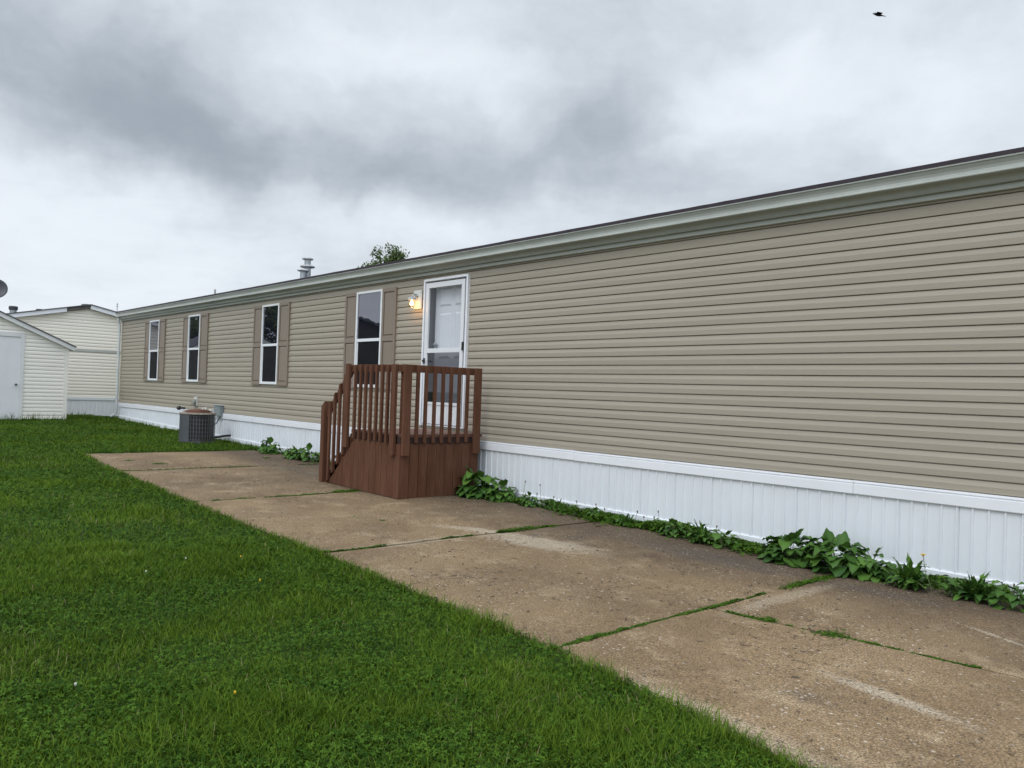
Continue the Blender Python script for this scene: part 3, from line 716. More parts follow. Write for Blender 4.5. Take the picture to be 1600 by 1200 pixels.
while x < hw: pr += [(x, -.006), (x+.09, -.006), (x+.095, -.016), (x+.108, -.016)]; x += .1155
n = len(pr); s_.add([(a, b_, -.2) for a, b_ in pr]+[(a, b_, .57) for a, b_ in pr], [(i, i+1, i+1+n, i+n) for i in range(n-1)])
s_.box(-hw, hw, -.03, .0, .50, .585)
NB(s_, 'skirting', M_['trimw'])
def rake(xa, xb, y0, y1, d0, d1): # band following the roof from local x xa to xb
    A = lambda x, d: (x, ridge-d-sl_*abs(x))
    return [A(xa, d0), A(xb, d0), A(xb, d1), A(xa, d1)]
NB(MB().prism(rake(-2.62, -.68, 0, 0, .012, .135), 'y', -.17, -.02).prism(rake(0.0, 2.62, 0, 0, .012, .135), 'y', -.17, -.02), 'rake_trim', M_['trimw'])
NB(MB().prism(rake(-.68, 0, 0, 0, .012, .11), 'y', -.12, -.02), 'bare_rake', M_['oldfascia'])
nr = MB().prism(rake(-2.66, 0, 0, 0, -.015, .012), 'y', -.20, 14).prism(rake(0, 2.66, 0, 0, -.015, .012), 'y', -.20, 14)
nro = NB(nr, 'roof', M_['roofgrey'])
def RC(mb, name, m): return mb.build(name, m, nro)
ch = RC(MB().lathe([(.095, -.5), (.095, .02)], (-1.98, .6, 3.43-nz), 16), 'vent_pipe', M_['steel'])
MB().lathe([(.12, .0), (.125, .02), (.125, .10), (.10, .115)], (-1.98, .6, 3.43-nz), 16).build('cap', M_['dish'], ch)
RC(MB().lathe([(.09, -.1), (.11, .0), (.10, .05), (.05, .06)], (-1.29, .5, 3.46-nz), 14), 'roof_cap', M_['dish'])
RC(MB().lathe([(.17, -.05), (.17, .03), (.12, .05)], (.03, .45, 3.745-nz), 18), 'roof_cap', M_['roofgrey'])
RC(MB().tube([(.92, .4, 3.45-nz), (.92, .4, 3.92-nz)], .012, 6).box(.88, .96, .39, .41, 3.80-nz, 3.812-nz).box(.89, .95, .39, .41, 3.87-nz, 3.88-nz), 'antenna', M_['steel'])

# ------------------------------------------------------------------ shed
sz = float(g(-24.5))
shed = empty('storage_shed', (-24.5, -3.40, sz-.02), 'small ivory sided storage shed with white door at the left edge', 'shed')
def SH(mb, name, m, parent=None, **k):
    o = mb.build(name, m, parent or shed, **k)
    if parent is None: o.rotation_euler = (0, 0, RZ)
    return o
hs = 1.88; ww = 2.0; ss = .449; pk = ww+.02+hs*ss          # local x = world y + 3.40
sw = MB()
def sx1(z): return hs if z <= ww else max(0.0, (pk-z)/ss)
dl, drr, dt = -.72, .84, 2.33
siding_sheet(sw, dl+.001, hs, .06, ww, .06) if False else None
siding_sheet(sw, drr, hs, .04, ww, .05)
siding_sheet(sw, -hs, dl, .04, ww, .05)
siding_sheet(sw, drr, lambda z: (pk-z)/ss, ww, dt, .05)
siding_sheet(sw, lambda z: -(pk-z)/ss, dl, ww, dt, .05)
siding_sheet(sw, lambda z: -(pk-z)/ss, lambda z: (pk-z)/ss, dt, pk-.02, .05)
SH(sw, 'wall', M_['ivory'])
SH(MB().box(-hs, hs, .012, 2.0, 0, ww).prism([(-hs, ww), (hs, ww), (0, pk)], 'y', .012, 2.0), 'wall_core', M_['ivory'])
SH(MB().prism([(hs-.085, -.030), (hs+.012, -.030), (hs+.012, .09), (hs-.004, .09), (hs-.004, -.004), (hs-.085, -.004)], 'z', .02, ww), 'corner_trim', M_['ivory'])
SH(MB().box(-hs-.012, -hs+.085, -.030, -.004, .02, ww), 'corner_trim', M_['ivory'])
A_ = lambda x, d: (x, pk+.10-d-ss*abs(x))
SH(MB().prism([A_(0, .03), A_(hs+.14, .03), A_(hs+.14, .13), A_(0, .13)], 'y', -.11, -.075).prism([A_(-hs-.14, .03), A_(0, .03), A_(0, .13), A_(-hs-.14, .13)], 'y', -.11, -.075), 'rake_trim', M_['shedtrim'])
SH(MB().prism([A_(0, .131), A_(hs+.12, .131), A_(hs+.12, .145), A_(0, .145)], 'y', -.11, 2.05).prism([A_(-hs-.12, .131), A_(0, .131), A_(0, .145), A_(-hs-.12, .145)], 'y', -.11, 2.05), 'soffit', M_['shedtrim'])
SH(MB().prism([A_(0, -.0), A_(hs+.17, -.0), A_(hs+.17, .028), A_(0, .028)], 'y', -.135, 2.1).prism([A_(-hs-.17, 0), A_(0, 0), A_(0, .028), A_(-hs-.17, .028)], 'y', -.135, 2.1), 'roof', M_['roofgrey'])
sd_ = SH(MB().box(dl+.10, drr-.095, -.012, .01, .03, dt-.115), 'door', M_['sheddoor'])
MB().box(dl, dl+.10, -.034, .0, .03, dt).box(drr-.095, drr, -.034, .0, .03, dt).box(dl+.10, drr-.095, -.034, .0, dt-.115, dt).build('door_frame', M_['shedtrim'], sd_, bevel=.003)
MB().lathe([(.02, -.02), (.034, 0), (.02, .02)], (.67, -.05, .96), 12).tube([(.67, -.01, .96), (.67, -.05, .96)], .012, 8).build('knob', M_['black'], sd_)
# satellite dish mounted on the shed roof
dd = empty('satellite_dish', (-25.0, -3.20, 3.05), 'dark grey satellite dish above the shed roof at the left edge', 'satellite dish')
MB().tube([(-.2, 0, -.12), (-.05, 0, .25), (-.02, .0, .55)], .02, 8).build('mast', M_['steel'], dd)
prof_ = [(.0, .0), (.08, .006), (.16, .022), (.24, .05), (.285, .075), (.285, .082), (.24, .058), (.15, .03), (.0, .008)]
dsh = MB(); dsh.v = []
n = 28; vs = [(z, r_*math.cos(2*PI*k/n), r_*math.sin(2*PI*k/n)) for r_, z in prof_ for k in range(n)]
fs = [(i*n+k, i*n+(k+1) % n, (i+1)*n+(k+1) % n, (i+1)*n+k) for i in range(len(prof_)-1) for k in range(n)]
do = dsh.add(vs, fs).build('reflector', M_['dish'], dd, smooth=True); do.location = (.0, .0, .62); do.rotation_euler = (0, math.radians(-20), math.radians(-12))
MB().tube([(.02, 0, .36), (.25, -.02, .34), (.38, -.02, .52)], .010, 6).box(.35, .43, -.05, .02, .50, .56).build('feed_arm', M_['dish'], dd)

# ------------------------------------------------------------------ leafy things
def leaf(V, F, T, base, az, L, Wd, lift, droop, tint, fold=.25, wav=0.0, n=6, lobes=0):
    """broad leaf strip, grows out of base in direction az, rises by lift and droops"""
    o = len(V); ca, sa = math.cos(az), math.sin(az)
    r = 0.0; z = 0.0; ang = lift
    pts = []
    for i in range(n+1):
        t = i/n
        pts.append((r, z)); ang = lift-droop*t*t*1.6
        r += L/n*math.cos(ang); z += L/n*math.sin(ang)
    for i, (rr_, zz_) in enumerate(pts):
        t = i/n
        wdt = Wd*.5*(math.sin(PI*min(1, t**.72*.95+.05)))**.55
        if lobes and 0 < i < n: wdt *= 1.15 if i % 2 else .55
        wv = wav*math.sin(i*2.3+az*3)
        for sgn in (-1, 0, 1):
            w_ = wdt*sgn; zoff = abs(sgn)*wdt*fold+(wv*sgn if sgn else 0)
            V.append((base[0]+rr_*ca-w_*sa, base[1]+rr_*sa+w_*ca, base[2]+zz_+zoff)); T.append(min(1, max(0, tint+(.10 if sgn == 0 else 0))))
    for i in range(n):
        for k in (0, 1):
            a = o+i*3+k; F.append((a, a+1, a+4, a+3))
def mesh_leaf(name, V, F, T, m, parent=None):
    me = bpy.data.meshes.new(name); me.from_pydata(V, [], F); me.update()
    a = me.attributes.new('tint', 'FLOAT', 'POINT'); a.data.foreach_set('value', T)
    me.polygons.foreach_set('use_smooth', [True]*len(me.polygons))
    me.materials.append(m); o = bpy.data.objects.new(name, me); COL.objects.link(o)
    if parent: o.parent = parent
    return o
def stems(mb, base, az, L, lift, r=.003):
    tip = (base[0]+L*math.cos(lift)*math.cos(az), base[1]+L*math.cos(lift)*math.sin(az), base[2]+L*math.sin(lift))
    mb.tube([base, tip], r, 5, cap=False); return tip
def mound_leaf(V, F, T, c, dirv, L, Wd, hang, tint, wav, n=7):
    """ovate leaf lying on a mound: starts at c, runs outwards along dirv and hangs down"""
    o = len(V); ca, sa = math.cos(dirv), math.sin(dirv); r = 0.0; z = 0.0; ang = hang[0]; pts = []
    for i in range(n+1):
        t = i/n; pts.append((r, z)); ang = hang[0]+(hang[1]-hang[0])*t
        r += L/n*math.cos(ang); z += L/n*math.sin(ang)
    prof_w = [.16, .74, 1.0, 1.0, .88, .66, .36, .03]
    ph = rng.uniform(0, 6)
    for i, (rr_, zz_) in enumerate(pts):
        wdt = Wd*.5*prof_w[i]*(1+.06*math.sin(i*3+ph))
        for sgn in (-1, -.5, 0, .5, 1):
            w_ = wdt*sgn; zo = abs(sgn)*wdt*.22 + wav*math.sin(i*1.9+ph+sgn*2)*abs(sgn)
            V.append((c[0]+rr_*ca-w_*sa, c[1]+rr_*sa+w_*ca, max(.004, c[2]+zz_+zo))); T.append(min(1, max(0, tint+(.14 if sgn == 0 else 0)-.05*(abs(sgn) == 1))))
    for i in range(n):
        for k in range(4):
            a = o+i*5+k; F.append((a, a+1, a+6, a+5))
def broad_plant(x, y, size, n, kind, label, cat, group):
    rp = random.Random(int(abs(x*1000)+abs(y*77)))
    z = float(g(x))+.02
    o = empty('dock_plant' if kind == 'dock' else ('dandelion_plant' if kind == 'lance' else 'broadleaf_weed'), (x, y, z), label, cat, group)
    V, F, T = [], [], []; sm = MB()
    if kind == 'lance':
        for k in range(n):
            az = rp.uniform(0, 2*PI) if rp.random() < .4 else rp.uniform(-PI*.95, -PI*.05)
            L = size*rp.uniform(.6, 1.1); lift = rp.uniform(.35, 1.5)
            leaf(V, F, T, (rp.uniform(-.06, .06), rp.uniform(-.04, .04), 0), az, L, L*rp.uniform(.13, .22), lift, rp.uniform(.1, 1.1), rp.uniform(.1, .8), .3, .004, 9, lobes=1)
        for k in range(n//3):
            az = rp.uniform(-PI, 0); L = size*rp.uniform(.4, .7)
            mound_leaf(V, F, T, (rp.uniform(-.08, .08), rp.uniform(-.08, 0), size*rp.uniform(.05, .3)), az, L, L*.45, (.4, -.8), rp.uniform(.1, .6), .004)
    else:
        H = size*.80; Rr = size*.74; n2 = int(n*1.3)
        for k in range(n2):
            az = rp.uniform(-PI*1.08, PI*.08) if rp.random() < .85 else rp.uniform(0, PI)
            el = math.asin(rp.uniform(.05, .98))
            rad = rp.uniform(.62, 1.0)
            cx = Rr*1.15*math.cos(el)*math.cos(az)*rad*.62; cy = Rr*math.cos(el)*math.sin(az)*rad*.55; cz = H*math.sin(el)*rad
            if cy > .16: cy = .16
            L = size*rp.uniform(.36, .68)*(1.0 if kind == 'dock' else .82)
            if el > 1.05 and rp.random() < .5: hang = (rp.uniform(.9, 1.3), rp.uniform(.3, .9)); L *= .8
            else: hang = (rp.uniform(-.1, .5)+el*.25, rp.uniform(-1.5, -.6))
            mound_leaf(V, F, T, (cx, cy, cz), az+rp.uniform(-.5, .5), L, L*rp.uniform(.62, .85), hang, rp.uniform(.05, .62)+.12*math.sin(el), L*.06)
            if k % 3 == 0: sm.tube([(cx*.2, cy*.2, 0), (cx*.7, cy*.7, cz*.75), (cx, cy, cz)], .003, 5, cap=False)
    mesh_leaf('leaves', V, F, T, M_['leaf'], o)
    if sm.v: sm.build('stems', M_['stalk'], o)
    return o
GRP = 'weeds growing along the white skirting'
PL = [(-8.10, -.30, .37, 60, 'dock', 'large leafy weed hugging the porch end panel at the skirting'),
      (-7.72, -.24, .28, 50, 'dock', 'leafy weed against white skirting, second along from the porch'),
      (-7.15, -.26, .19, 40, 'broad', 'low round-leaved weed beside the slab, third along from the porch'),
      (-6.75, -.20, .16, 34, 'lance', 'small spiky-leaved dandelion with seed stalks, first beyond the porch weeds'),
      (-6.10, -.25, .15, 34, 'broad', 'low weed where the slab joint meets the skirting near the porch'),
      (-5.65, -.22, .16, 36, 'lance', 'dandelion rosette below the skirting between two slab joints'),
      (-5.00, -.28, .19, 36, 'broad', 'low round-leaved weed midway along the bare wall'),
      (-4.63, -.28, .25, 40, 'lance', 'upright dandelion with tall toothed leaves midway along the skirting'),
      (-4.38, -.32, .24, 10, 'broad', 'weed with one big pale round leaf beside the upright dandelion'),
      (-3.68, -.34, .30, 50, 'dock', 'big dark dock plant left of the joint with bright green moss'),
      (-3.22, -.36, .34, 52, 'dock', 'largest dock plant, with broad drooping leaves, at the joint end'),
      (-2.96, -.36, .27, 34, 'dock', 'dock plant directly right of the largest dock'),
      (-2.60, -.42, .25, 80, 'lance', 'bushy toothed dandelion plant under the single yellow flower'),
      (-2.40, -.52, .24, 7, 'broad', 'weed with one flat pale round leaf right of the yellow flower'),
      (-2.17, -.40, .24, 60, 'lance', 'toothed dandelion plant near the right edge of the photo'),
      (-1.92, -.44, .24, 26, 'broad', 'rightmost leafy weed at the corner of the slab'),
      (-14.25, -.32, .29, 44, 'dock', 'leafy weed at the skirting left of the porch, the farther one'),
      (-13.15, -.34, .28, 40, 'dock', 'leafy weed at the skirting left of the porch, the middle one'),
      (-12.72, -.30, .30, 26, 'dock', 'leafy weed just left of the porch stair post')]
for (x, y, s, n, k, lab) in PL: broad_plant(x, y, s, n, k, lab, 'weed', GRP)
# yellow flower and stalks with seed heads
def stalk(x, y, zt, kind, lab, grp):
    z = float(g(x))+.01; h = zt-z; rp = random.Random(int(x*991))
    o = empty('dandelion_stalk', (x, y, z), lab, 'flower' if kind == 'y' else 'seed stalk', grp)
    dx = rp.uniform(-.04, .05)
    MB().tube([(-dx, 0, 0), (-dx*.5, 0, h*.5), (0, 0, h)], .0022, 5).build('stem', M_['stalk'], o)
    if kind == 'y':
        mb = MB()
        for k in range(14):
            a = k*2*PI/14
            mb.add([(0, 0, h), (.022*math.cos(a-.16), .022*math.sin(a-.16), h+.006), (.025*math.cos(a), .025*math.sin(a), h+.008), (.022*math.cos(a+.16), .022*math.sin(a+.16), h+.006)], [(0, 1, 2, 3)])
        mb.lathe([(.004, -.008), (.012, .0), (.012, .008), (.004, .012)], (0, 0, h), 10); mb.build('flower_head', M_['yellow'], o)
    else:
        MB().lathe([(.003, -.014), (.007, -.004), (.008, .006), (.003, .014)], (0, 0, h), 8).build('seed_head', M_['seed'], o)
stalk(-2.567, -.30, .242, 'y', 'single yellow dandelion flower on a tall stalk before white skirting', None)
SX_ = [-7.318, -7.052, -7.10, -6.809, -6.435, -6.132, -5.999, -5.533, -5.254, -5.442, -5.305, -5.033, -4.535, -2.232, -1.96]
for i, (x, z) in enumerate([(-7.318, -1.085), (-7.052, -1.10), (-7.10, -1.209), (-6.809, -1.218), (-6.435, -1.221), (-6.132, -1.218), (-5.999, -1.25), (-5.533, -1.219), (-5.254, -1.182), (-5.442, -1.265), (-5.305, -1.25), (-5.033, -1.27), (-4.535, -1.232), (-2.232, -1.281), (-1.96, -1.285)]):
    ORD = ['first', 'second', 'third', 'fourth', 'fifth', 'sixth', 'seventh', 'eighth', 'ninth', 'tenth', 'eleventh', 'twelfth', 'thirteenth', 'fourteenth', 'fifteenth']
    rank = sorted(range(15), key=lambda q_: SX_[q_]).index(i)
    stalk(x, -.20, z+1.40, 's', 'thin brown seed stalk before the white skirting, %s counting from the porch' % ORD[rank], 'dandelion seed stalks by the skirting')

# generic vectorised little leaves (ground cover / joints / lawn)
def blades(pos, h, wd, az, lean, curl, tint, seg=2):
    """grass blades -> verts, loops, starts, tint"""
    N = len(pos); ca, sa = np.cos(az), np.sin(az)
    lv = []; 
    for i in range(seg+1):
        t = i/(seg); f_ = lean*t+curl*t*t
        c = pos+np.stack([ca*f_*h, sa*f_*h, h*t*(1-.18*np.clip(lean+curl, 0, 1.4)*t)], 1)
        if i < seg:
            w_ = wd*(1-.55*t*t)*.5; off = np.stack([-sa*w_, ca*w_, np.zeros(N)], 1)
            lv += [c-off, c+off]
        else: lv += [c]
    K = 2*seg+1
    V = np.stack(lv, 1).reshape(-1, 3)
    base = np.arange(N)*K
    Lq = []
    for i in range(seg-1): Lq.append(np.stack([base+2*i, base+2*i+1, base+2*i+3, base+2*i+2], 1))
    tri = np.stack([base+2*(seg-1), base+2*(seg-1)+1, base+2*seg], 1)
    loops = np.concatenate([q.ravel() for q in Lq]+[tri.ravel()]) if Lq else tri.ravel()
    nq = N*(seg-1)
    starts = np.concatenate([np.arange(nq)*4, nq*4+np.arange(N)*3])
    vt = np.repeat(tint, K).reshape(N, K)
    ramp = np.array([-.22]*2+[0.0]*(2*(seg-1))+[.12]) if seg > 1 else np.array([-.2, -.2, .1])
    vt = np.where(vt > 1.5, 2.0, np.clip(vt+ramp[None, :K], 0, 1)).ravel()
    return V, loops, starts, vt
def trefoils(pos, size, tint, nl=3):
    """small clover leaves: nl rounded leaflets on top of pos (pos = leaf centre)"""
    N = len(pos); a0 = rng.uniform(0, 2*PI, N); tx = rng.normal(0, .35, N); ty = rng.normal(0, .35, N)
    out = []
    shape = [(0.0, 0), (.45, .38), (.85, .40), (1.0, 0.0), (.85, -.40), (.45, -.38)]
    for k in range(nl):
        a = a0+k*2*PI/nl; ca, sa = np.cos(a), np.sin(a)
        for (u, v_) in shape:
            dx = (u*ca-v_*sa)*size; dy = (u*sa+v_*ca)*size
            out.append(pos+np.stack([dx, dy, dx*tx+dy*ty-.25*(u**2)*size+abs(v_)*.15*size], 1))
    K = nl*6; V = np.stack(out, 1).reshape(-1, 3)
    base = np.arange(N)*K
    loops = np.stack([base+k*6+j for k in range(nl) for j in range(6)], 1).ravel()
    starts = np.arange(N*nl)*6
    return V, loops, starts, np.repeat(np.clip(tint, 0, 1), K)
def concat(*ms):
    V, L, Sx, T = [], [], [], []; vo = lo_ = 0
    for v_, l_, s2, t_ in ms:
        V.append(v_); L.append(l_+vo); Sx.append(s2+lo_); T.append(t_); vo += len(v_); lo_ += len(l_)
    return np.concatenate(V), np.concatenate(L), np.concatenate(Sx), np.concatenate(T)
def fbm2(x, y, s, seed=0):
    """cheap smooth value noise, vectorised"""
    def vn(x, y, sd_):
        xi, yi = np.floor(x).astype(np.int64), np.floor(y).astype(np.int64); xf, yf = x-xi, y-yi
        def hsh(a, b_): 
            n_ = (a*374761393+b_*668265263+sd_*1442695041) & 0x7fffffff; n_ = ((n_ ^ (n_ >> 13))*1274126177) & 0x7fffffff
            return ((n_ ^ (n_ >> 16)) & 0xffff)/65535.0
        u = xf*xf*(3-2*xf); v_ = yf*yf*(3-2*yf)
        return (hsh(xi, yi)*(1-u)+hsh(xi+1, yi)*u)*(1-v_)+(hsh(xi, yi+1)*(1-u)+hsh(xi+1, yi+1)*u)*v_
    r_ = 0; a = .5
    for k in range(4): r_ = r_+a*vn(x*s*2**k+13.7*k, y*s*2**k+7.1*k, seed+k); a *= .5
    return r_/.9375

# low green cover at the foot of the wall
def wall_cover():
    N = 17000; x = rng.uniform(-12.6, .5, N); y = -.03-np.abs(rng.normal(0, .16, N))
    keep = (fbm2(x, y, 2.2, 5)+(-y < .30)*.16 > .50) & (y > -.62) & ~((x > -10.3) & (x < -8.28)) & ((x > -8.4) | (fbm2(x, y, 1.5, 3) > .55))
    keep &= (x < -3.3) | (rng.random(len(x)) < .45)
    x, y = x[keep], y[keep]; N = len(x)
    dens = fbm2(x, y*0, 1.6, 9)
    z = g(x)+.015+rng.uniform(.01, .13, N)*np.where(x > -3, .55, 1)*np.clip(dens*1.5, .3, 1.2)*np.clip(1.3-np.abs(y+.2)*2.2, .3, 1)
    t1 = trefoils(np.stack([x, y, z], 1), rng.uniform(.016, .034, N), .2+.55*rng.random(N))
    M2 = 5200; xb = rng.uniform(-16, .5, M2); yb = -.04-np.abs(rng.normal(0, .13, M2)); kb = ~((xb > -10.3) & (xb < -8.28)); xb, yb = xb[kb], yb[kb]; M2 = len(xb)
    t2 = blades(np.stack([xb, yb, g(xb)], 1), rng.uniform(.03, .11, M2), rng.uniform(.005, .010, M2), rng.uniform(0, 2*PI, M2), rng.uniform(.2, .8, M2), rng.uniform(0, .6, M2), .2+.6*rng.random(M2))
    V, L, Sx, T = concat(t1, t2)
    tag(npmesh('ground_cover', V, L, Sx, M_['clover'], T), 'low green weeds creeping along the foot of the white skirting', 'ground cover', kind='stuff')
wall_cover()
def joints():
    ms = []
    def line(xf, yf, n, hgt, wdt, thr, seed, bright=0):
        t = rng.random(n); wm_ = wdt*np.clip(fbm2(xf(t), yf(t), 7, seed+11)*3.4-.7, .35, 2.0); x = xf(t)+rng.normal(0, 1, n)*wm_; y = yf(t)+rng.normal(0, 1, n)*wm_
        k = fbm2(xf(t)*1.0, yf(t)*1.0, 3.5, seed) > thr; x, y = x[k], y[k]; n = len(x); 
        hh = hgt*rng.uniform(.4, 1.1, n)
        z = g(x)+.018+hh*.6*np.clip(fbm2(x, y, 9, seed+3)*2-.3, .1, 1.2)
        ms.append(trefoils(np.stack([x, y, z], 1), rng.uniform(.006, .013, n), bright*.3+.15+.6*rng.random(n)))
        m_ = n; ms.append(blades(np.stack([x, y, g(x)+.005], 1), rng.uniform(.02, .045, m_)*hgt/.035, rng.uniform(.003, .006, m_), rng.uniform(0, 2*PI, m_), rng.uniform(.2, .9, m_), rng.uniform(0, .6, m_), bright*.3+.10+.6*rng.random(m_)))
    def J(xj, thr, n=1500, h=.022, w_=.012, y0=None, y1=-.28, seed=1, br=0):
        ya = edge(xj) if y0 is None else y0
        line(lambda t: xj+0*t, lambda t: ya+(y1-ya)*t, n, h, w_, thr, seed, br)
    J(-3.16, .33, 2600, .020, .006, seed=3)
    J(-3.16, .1, 420, .036, .016, y0=-1.35, y1=-.45, seed=4, br=.3)
    J(-6.0, .42, 1900, .020, .006, seed=5); J(-6.0, .2, 300, .040, .022, y0=-1.75, y1=-1.25, seed=5); J(-6.0, .42, 400, .03, .02, y0=-1.2, y1=-.3, seed=5)
    J(-9.16, .36, 1500, .020, .011, seed=7, y1=-1.5); J(-9.22, .1, 420, .04, .04, y0=-1.75, y1=-1.42, seed=8)
    J(-12.27, .40, 1000, .020, .012, seed=9)
    line(lambda t: -3.1+2.4*t, lambda t: -2.30+.12*2.4*t, 1800, .018, .010, .46, 21)
    for (cx, cy, n, s) in ((-13.6, -3.0, 220, .12), (-13.0, -2.75, 120, .06), (-13.5, -1.4, 70, .06), (-13.4, -.8, 90, .08), (-7.4, -2.55, 60, .07), (-7.1, -2.4, 40, .05), (-12.9, -1.9, 60, .06), (-2.75, -2.24, 120, .04), (-2.35, -2.2, 170, .06), (-2.1, -2.17, 80, .03)):
        line(lambda t: cx+0*t, lambda t: cy+0*t, n, .022, s*.5, -1, 2)
    V, L, Sx, T = concat(*ms)
    tag(npmesh('joint_weeds', V, L, Sx, M_['clover'], T), 'green moss and small weeds filling the joints between concrete slabs', 'weeds', kind='stuff')
joints()
# dark crumbs and pale stones lying on the slabs
def crumbs():
    N = 900; x = rng.uniform(-14, -.3, N)**1.0; y = -.4-rng.random(N)*3.4
    k = (y > edge(x)+.05) & ~((x > -10.3) & (x < -8.25) & (y > -1.5)); x, y = x[k], y[k]; N = len(x)
    V = []; F = []
    for i in range(N):
        a = random.uniform(0, PI); L = random.uniform(.006, .026); w_ = random.uniform(.003, .007); z = float(g(x[i]))+.024
        o = len(V)
        for (u, v_) in ((-1, -.6), (0, -1), (1, -.3), (.7, .8), (-.6, 1)):
            V.append((x[i]+(u*L*math.cos(a)-v_*w_*math.sin(a)), y[i]+(u*L*math.sin(a)+v_*w_*math.cos(a)), z))
        V.append((x[i], y[i], z+random.uniform(.003, .009)))
        F += [(o+j, o+(j+1) % 5, o+5) for j in range(5)]
    me = bpy.data.meshes.new('leaf_litter'); me.from_pydata(V, [], F); me.materials.append(M_['debris'])
    o = bpy.data.objects.new('leaf_litter', me); COL.objects.link(o); tag(o, 'dark crumbs of dirt and leaf bits scattered on the concrete', 'litter', kind='stuff')
crumbs()

# ------------------------------------------------------------------ lawn
def inview(x, y, z=0.1, mx=1.28, my=1.5):
    P_ = np.stack([x-CAMP[0], y-CAMP[1], np.full_like(x, z)-CAMP[2]], 1)
    d = P_@fw; sx_ = FPX*(P_@rt)/np.maximum(d, .05)/800; sy_ = -FPX*(P_@up)/np.maximum(d, .05)/600
    return (d > .3) & (np.abs(sx_) < mx) & (np.abs(sy_) < my), d
def lawn():
    xs, ys, ds_ = [], [], []
    # zones by distance
    for (x0, x1, y0, y1, rho, dmin, dmax) in ((-6.5, .6, -8.2, -3.3, 15500, 0, 4.2), (-10.5, .6, -8.2, -3.3, 8200, 4.2, 7.5), (-16.5, -4, -8, -2.8, 3300, 7.5, 13), (-24.6, -8, -8, 0, 1500, 13, 22), (-33, -17, -8, 3, 700, 22, 40)):
        n = int((x1-x0)*(y1-y0)*rho); x = rng.uniform(x0, x1, n); y = rng.uniform(y0, y1, n)
        dist = np.hypot(x-CAMP[0], y-CAMP[1]); k = (dist >= dmin) & (dist < dmax); x, y, dist = x[k], y[k], dist[k]
        iv, _ = inview(x, y); k = iv; x, y, dist = x[k], y[k], dist[k]
        ok = np.where(x > -15.0, y < edge(x)+.015+.05*(fbm2(x, y, 6, 2)-.45), y < -.03)
        far = (x <= -15.0)
        ok &= ~(far & (x > -15.0))
        ok &= ~((x < -24.48) & (x > -27.6) & (y < -1.50))
        ok &= ~((x < -27.97))
        x, y, dist = x[ok], y[ok], dist[ok]
        xs.append(x); ys.append(y); ds_.append(dist)
    x, y, d = map(np.concatenate, (xs, ys, ds_))
    # tufts: jitter toward nodes
    big = fbm2(x, y, .55, 31); mid = fbm2(x, y, 2.1, 37); sm = fbm2(x, y, 9, 41)
    clov = fbm2(x, y, 1.3, 51)+.12*(sm-.5)
    edged = np.where(x > -15, np.clip((edge(x)-y)/.5, 0, 1), 1)
    isclo = rng.random(len(x)) < np.clip((clov-.40)*3.2, .12, .62)
    isclo |= (edged < .8) & (rng.random(len(x)) < .25)
    fe = np.where(x <= -15, np.clip((-14.98-x)/.5, 0, 1), 1); edged = np.minimum(edged, fe*4)
    isclo |= (fe < 1) & (rng.random(len(x)) < .4)
    gb = ~isclo
    hh = (.028+.030*mid+.020*sm)*rng.uniform(.55, 1.35, len(x))*(1+.35*(edged < .25))*(1+.10*np.clip(d-8, 0, 8)/8)
    tall = fbm2(x, y, .9, 61) > .66
    hh = np.where(tall, hh*1.35, hh)
    wd = rng.uniform(.0026, .0046, len(x))*np.clip(d/4.2, 1, 5.0)**.75
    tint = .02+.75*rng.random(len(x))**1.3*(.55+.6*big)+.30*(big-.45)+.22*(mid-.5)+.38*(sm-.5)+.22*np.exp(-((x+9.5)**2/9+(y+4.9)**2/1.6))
    dry = rng.random(len(x)) < .015+.05*(fbm2(x, y, 1.1, 83) > .62)
    a = gb
    flow = fbm2(x, y, .8, 71)*2*PI*2
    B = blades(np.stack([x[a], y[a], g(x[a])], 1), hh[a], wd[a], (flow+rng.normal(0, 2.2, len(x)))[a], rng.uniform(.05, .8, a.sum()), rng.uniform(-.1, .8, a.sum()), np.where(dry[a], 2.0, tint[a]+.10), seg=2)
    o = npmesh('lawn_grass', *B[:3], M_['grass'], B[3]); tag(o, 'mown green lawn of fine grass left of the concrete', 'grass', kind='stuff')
    c = isclo
    zc = g(x[c])+rng.uniform(.012, .045, c.sum())
    near = np.clip(d[c]/5.0, 1, 4)**.6
    k2 = rng.random(c.sum()) < .8
    Tc = trefoils(np.stack([x[c], y[c], zc], 1)[k2], (rng.uniform(.0055, .0125, c.sum())*near)[k2], (-.02+.35*(sm[c]-.5)+.9*rng.random(c.sum())**1.2*(.55+.6*big[c]))[k2])
    o = npmesh('lawn_clover', *Tc[:3], M_['clover'], Tc[3]); tag(o, 'patches of small clover leaves mixed into the lawn', 'clover', kind='stuff')
lawn()
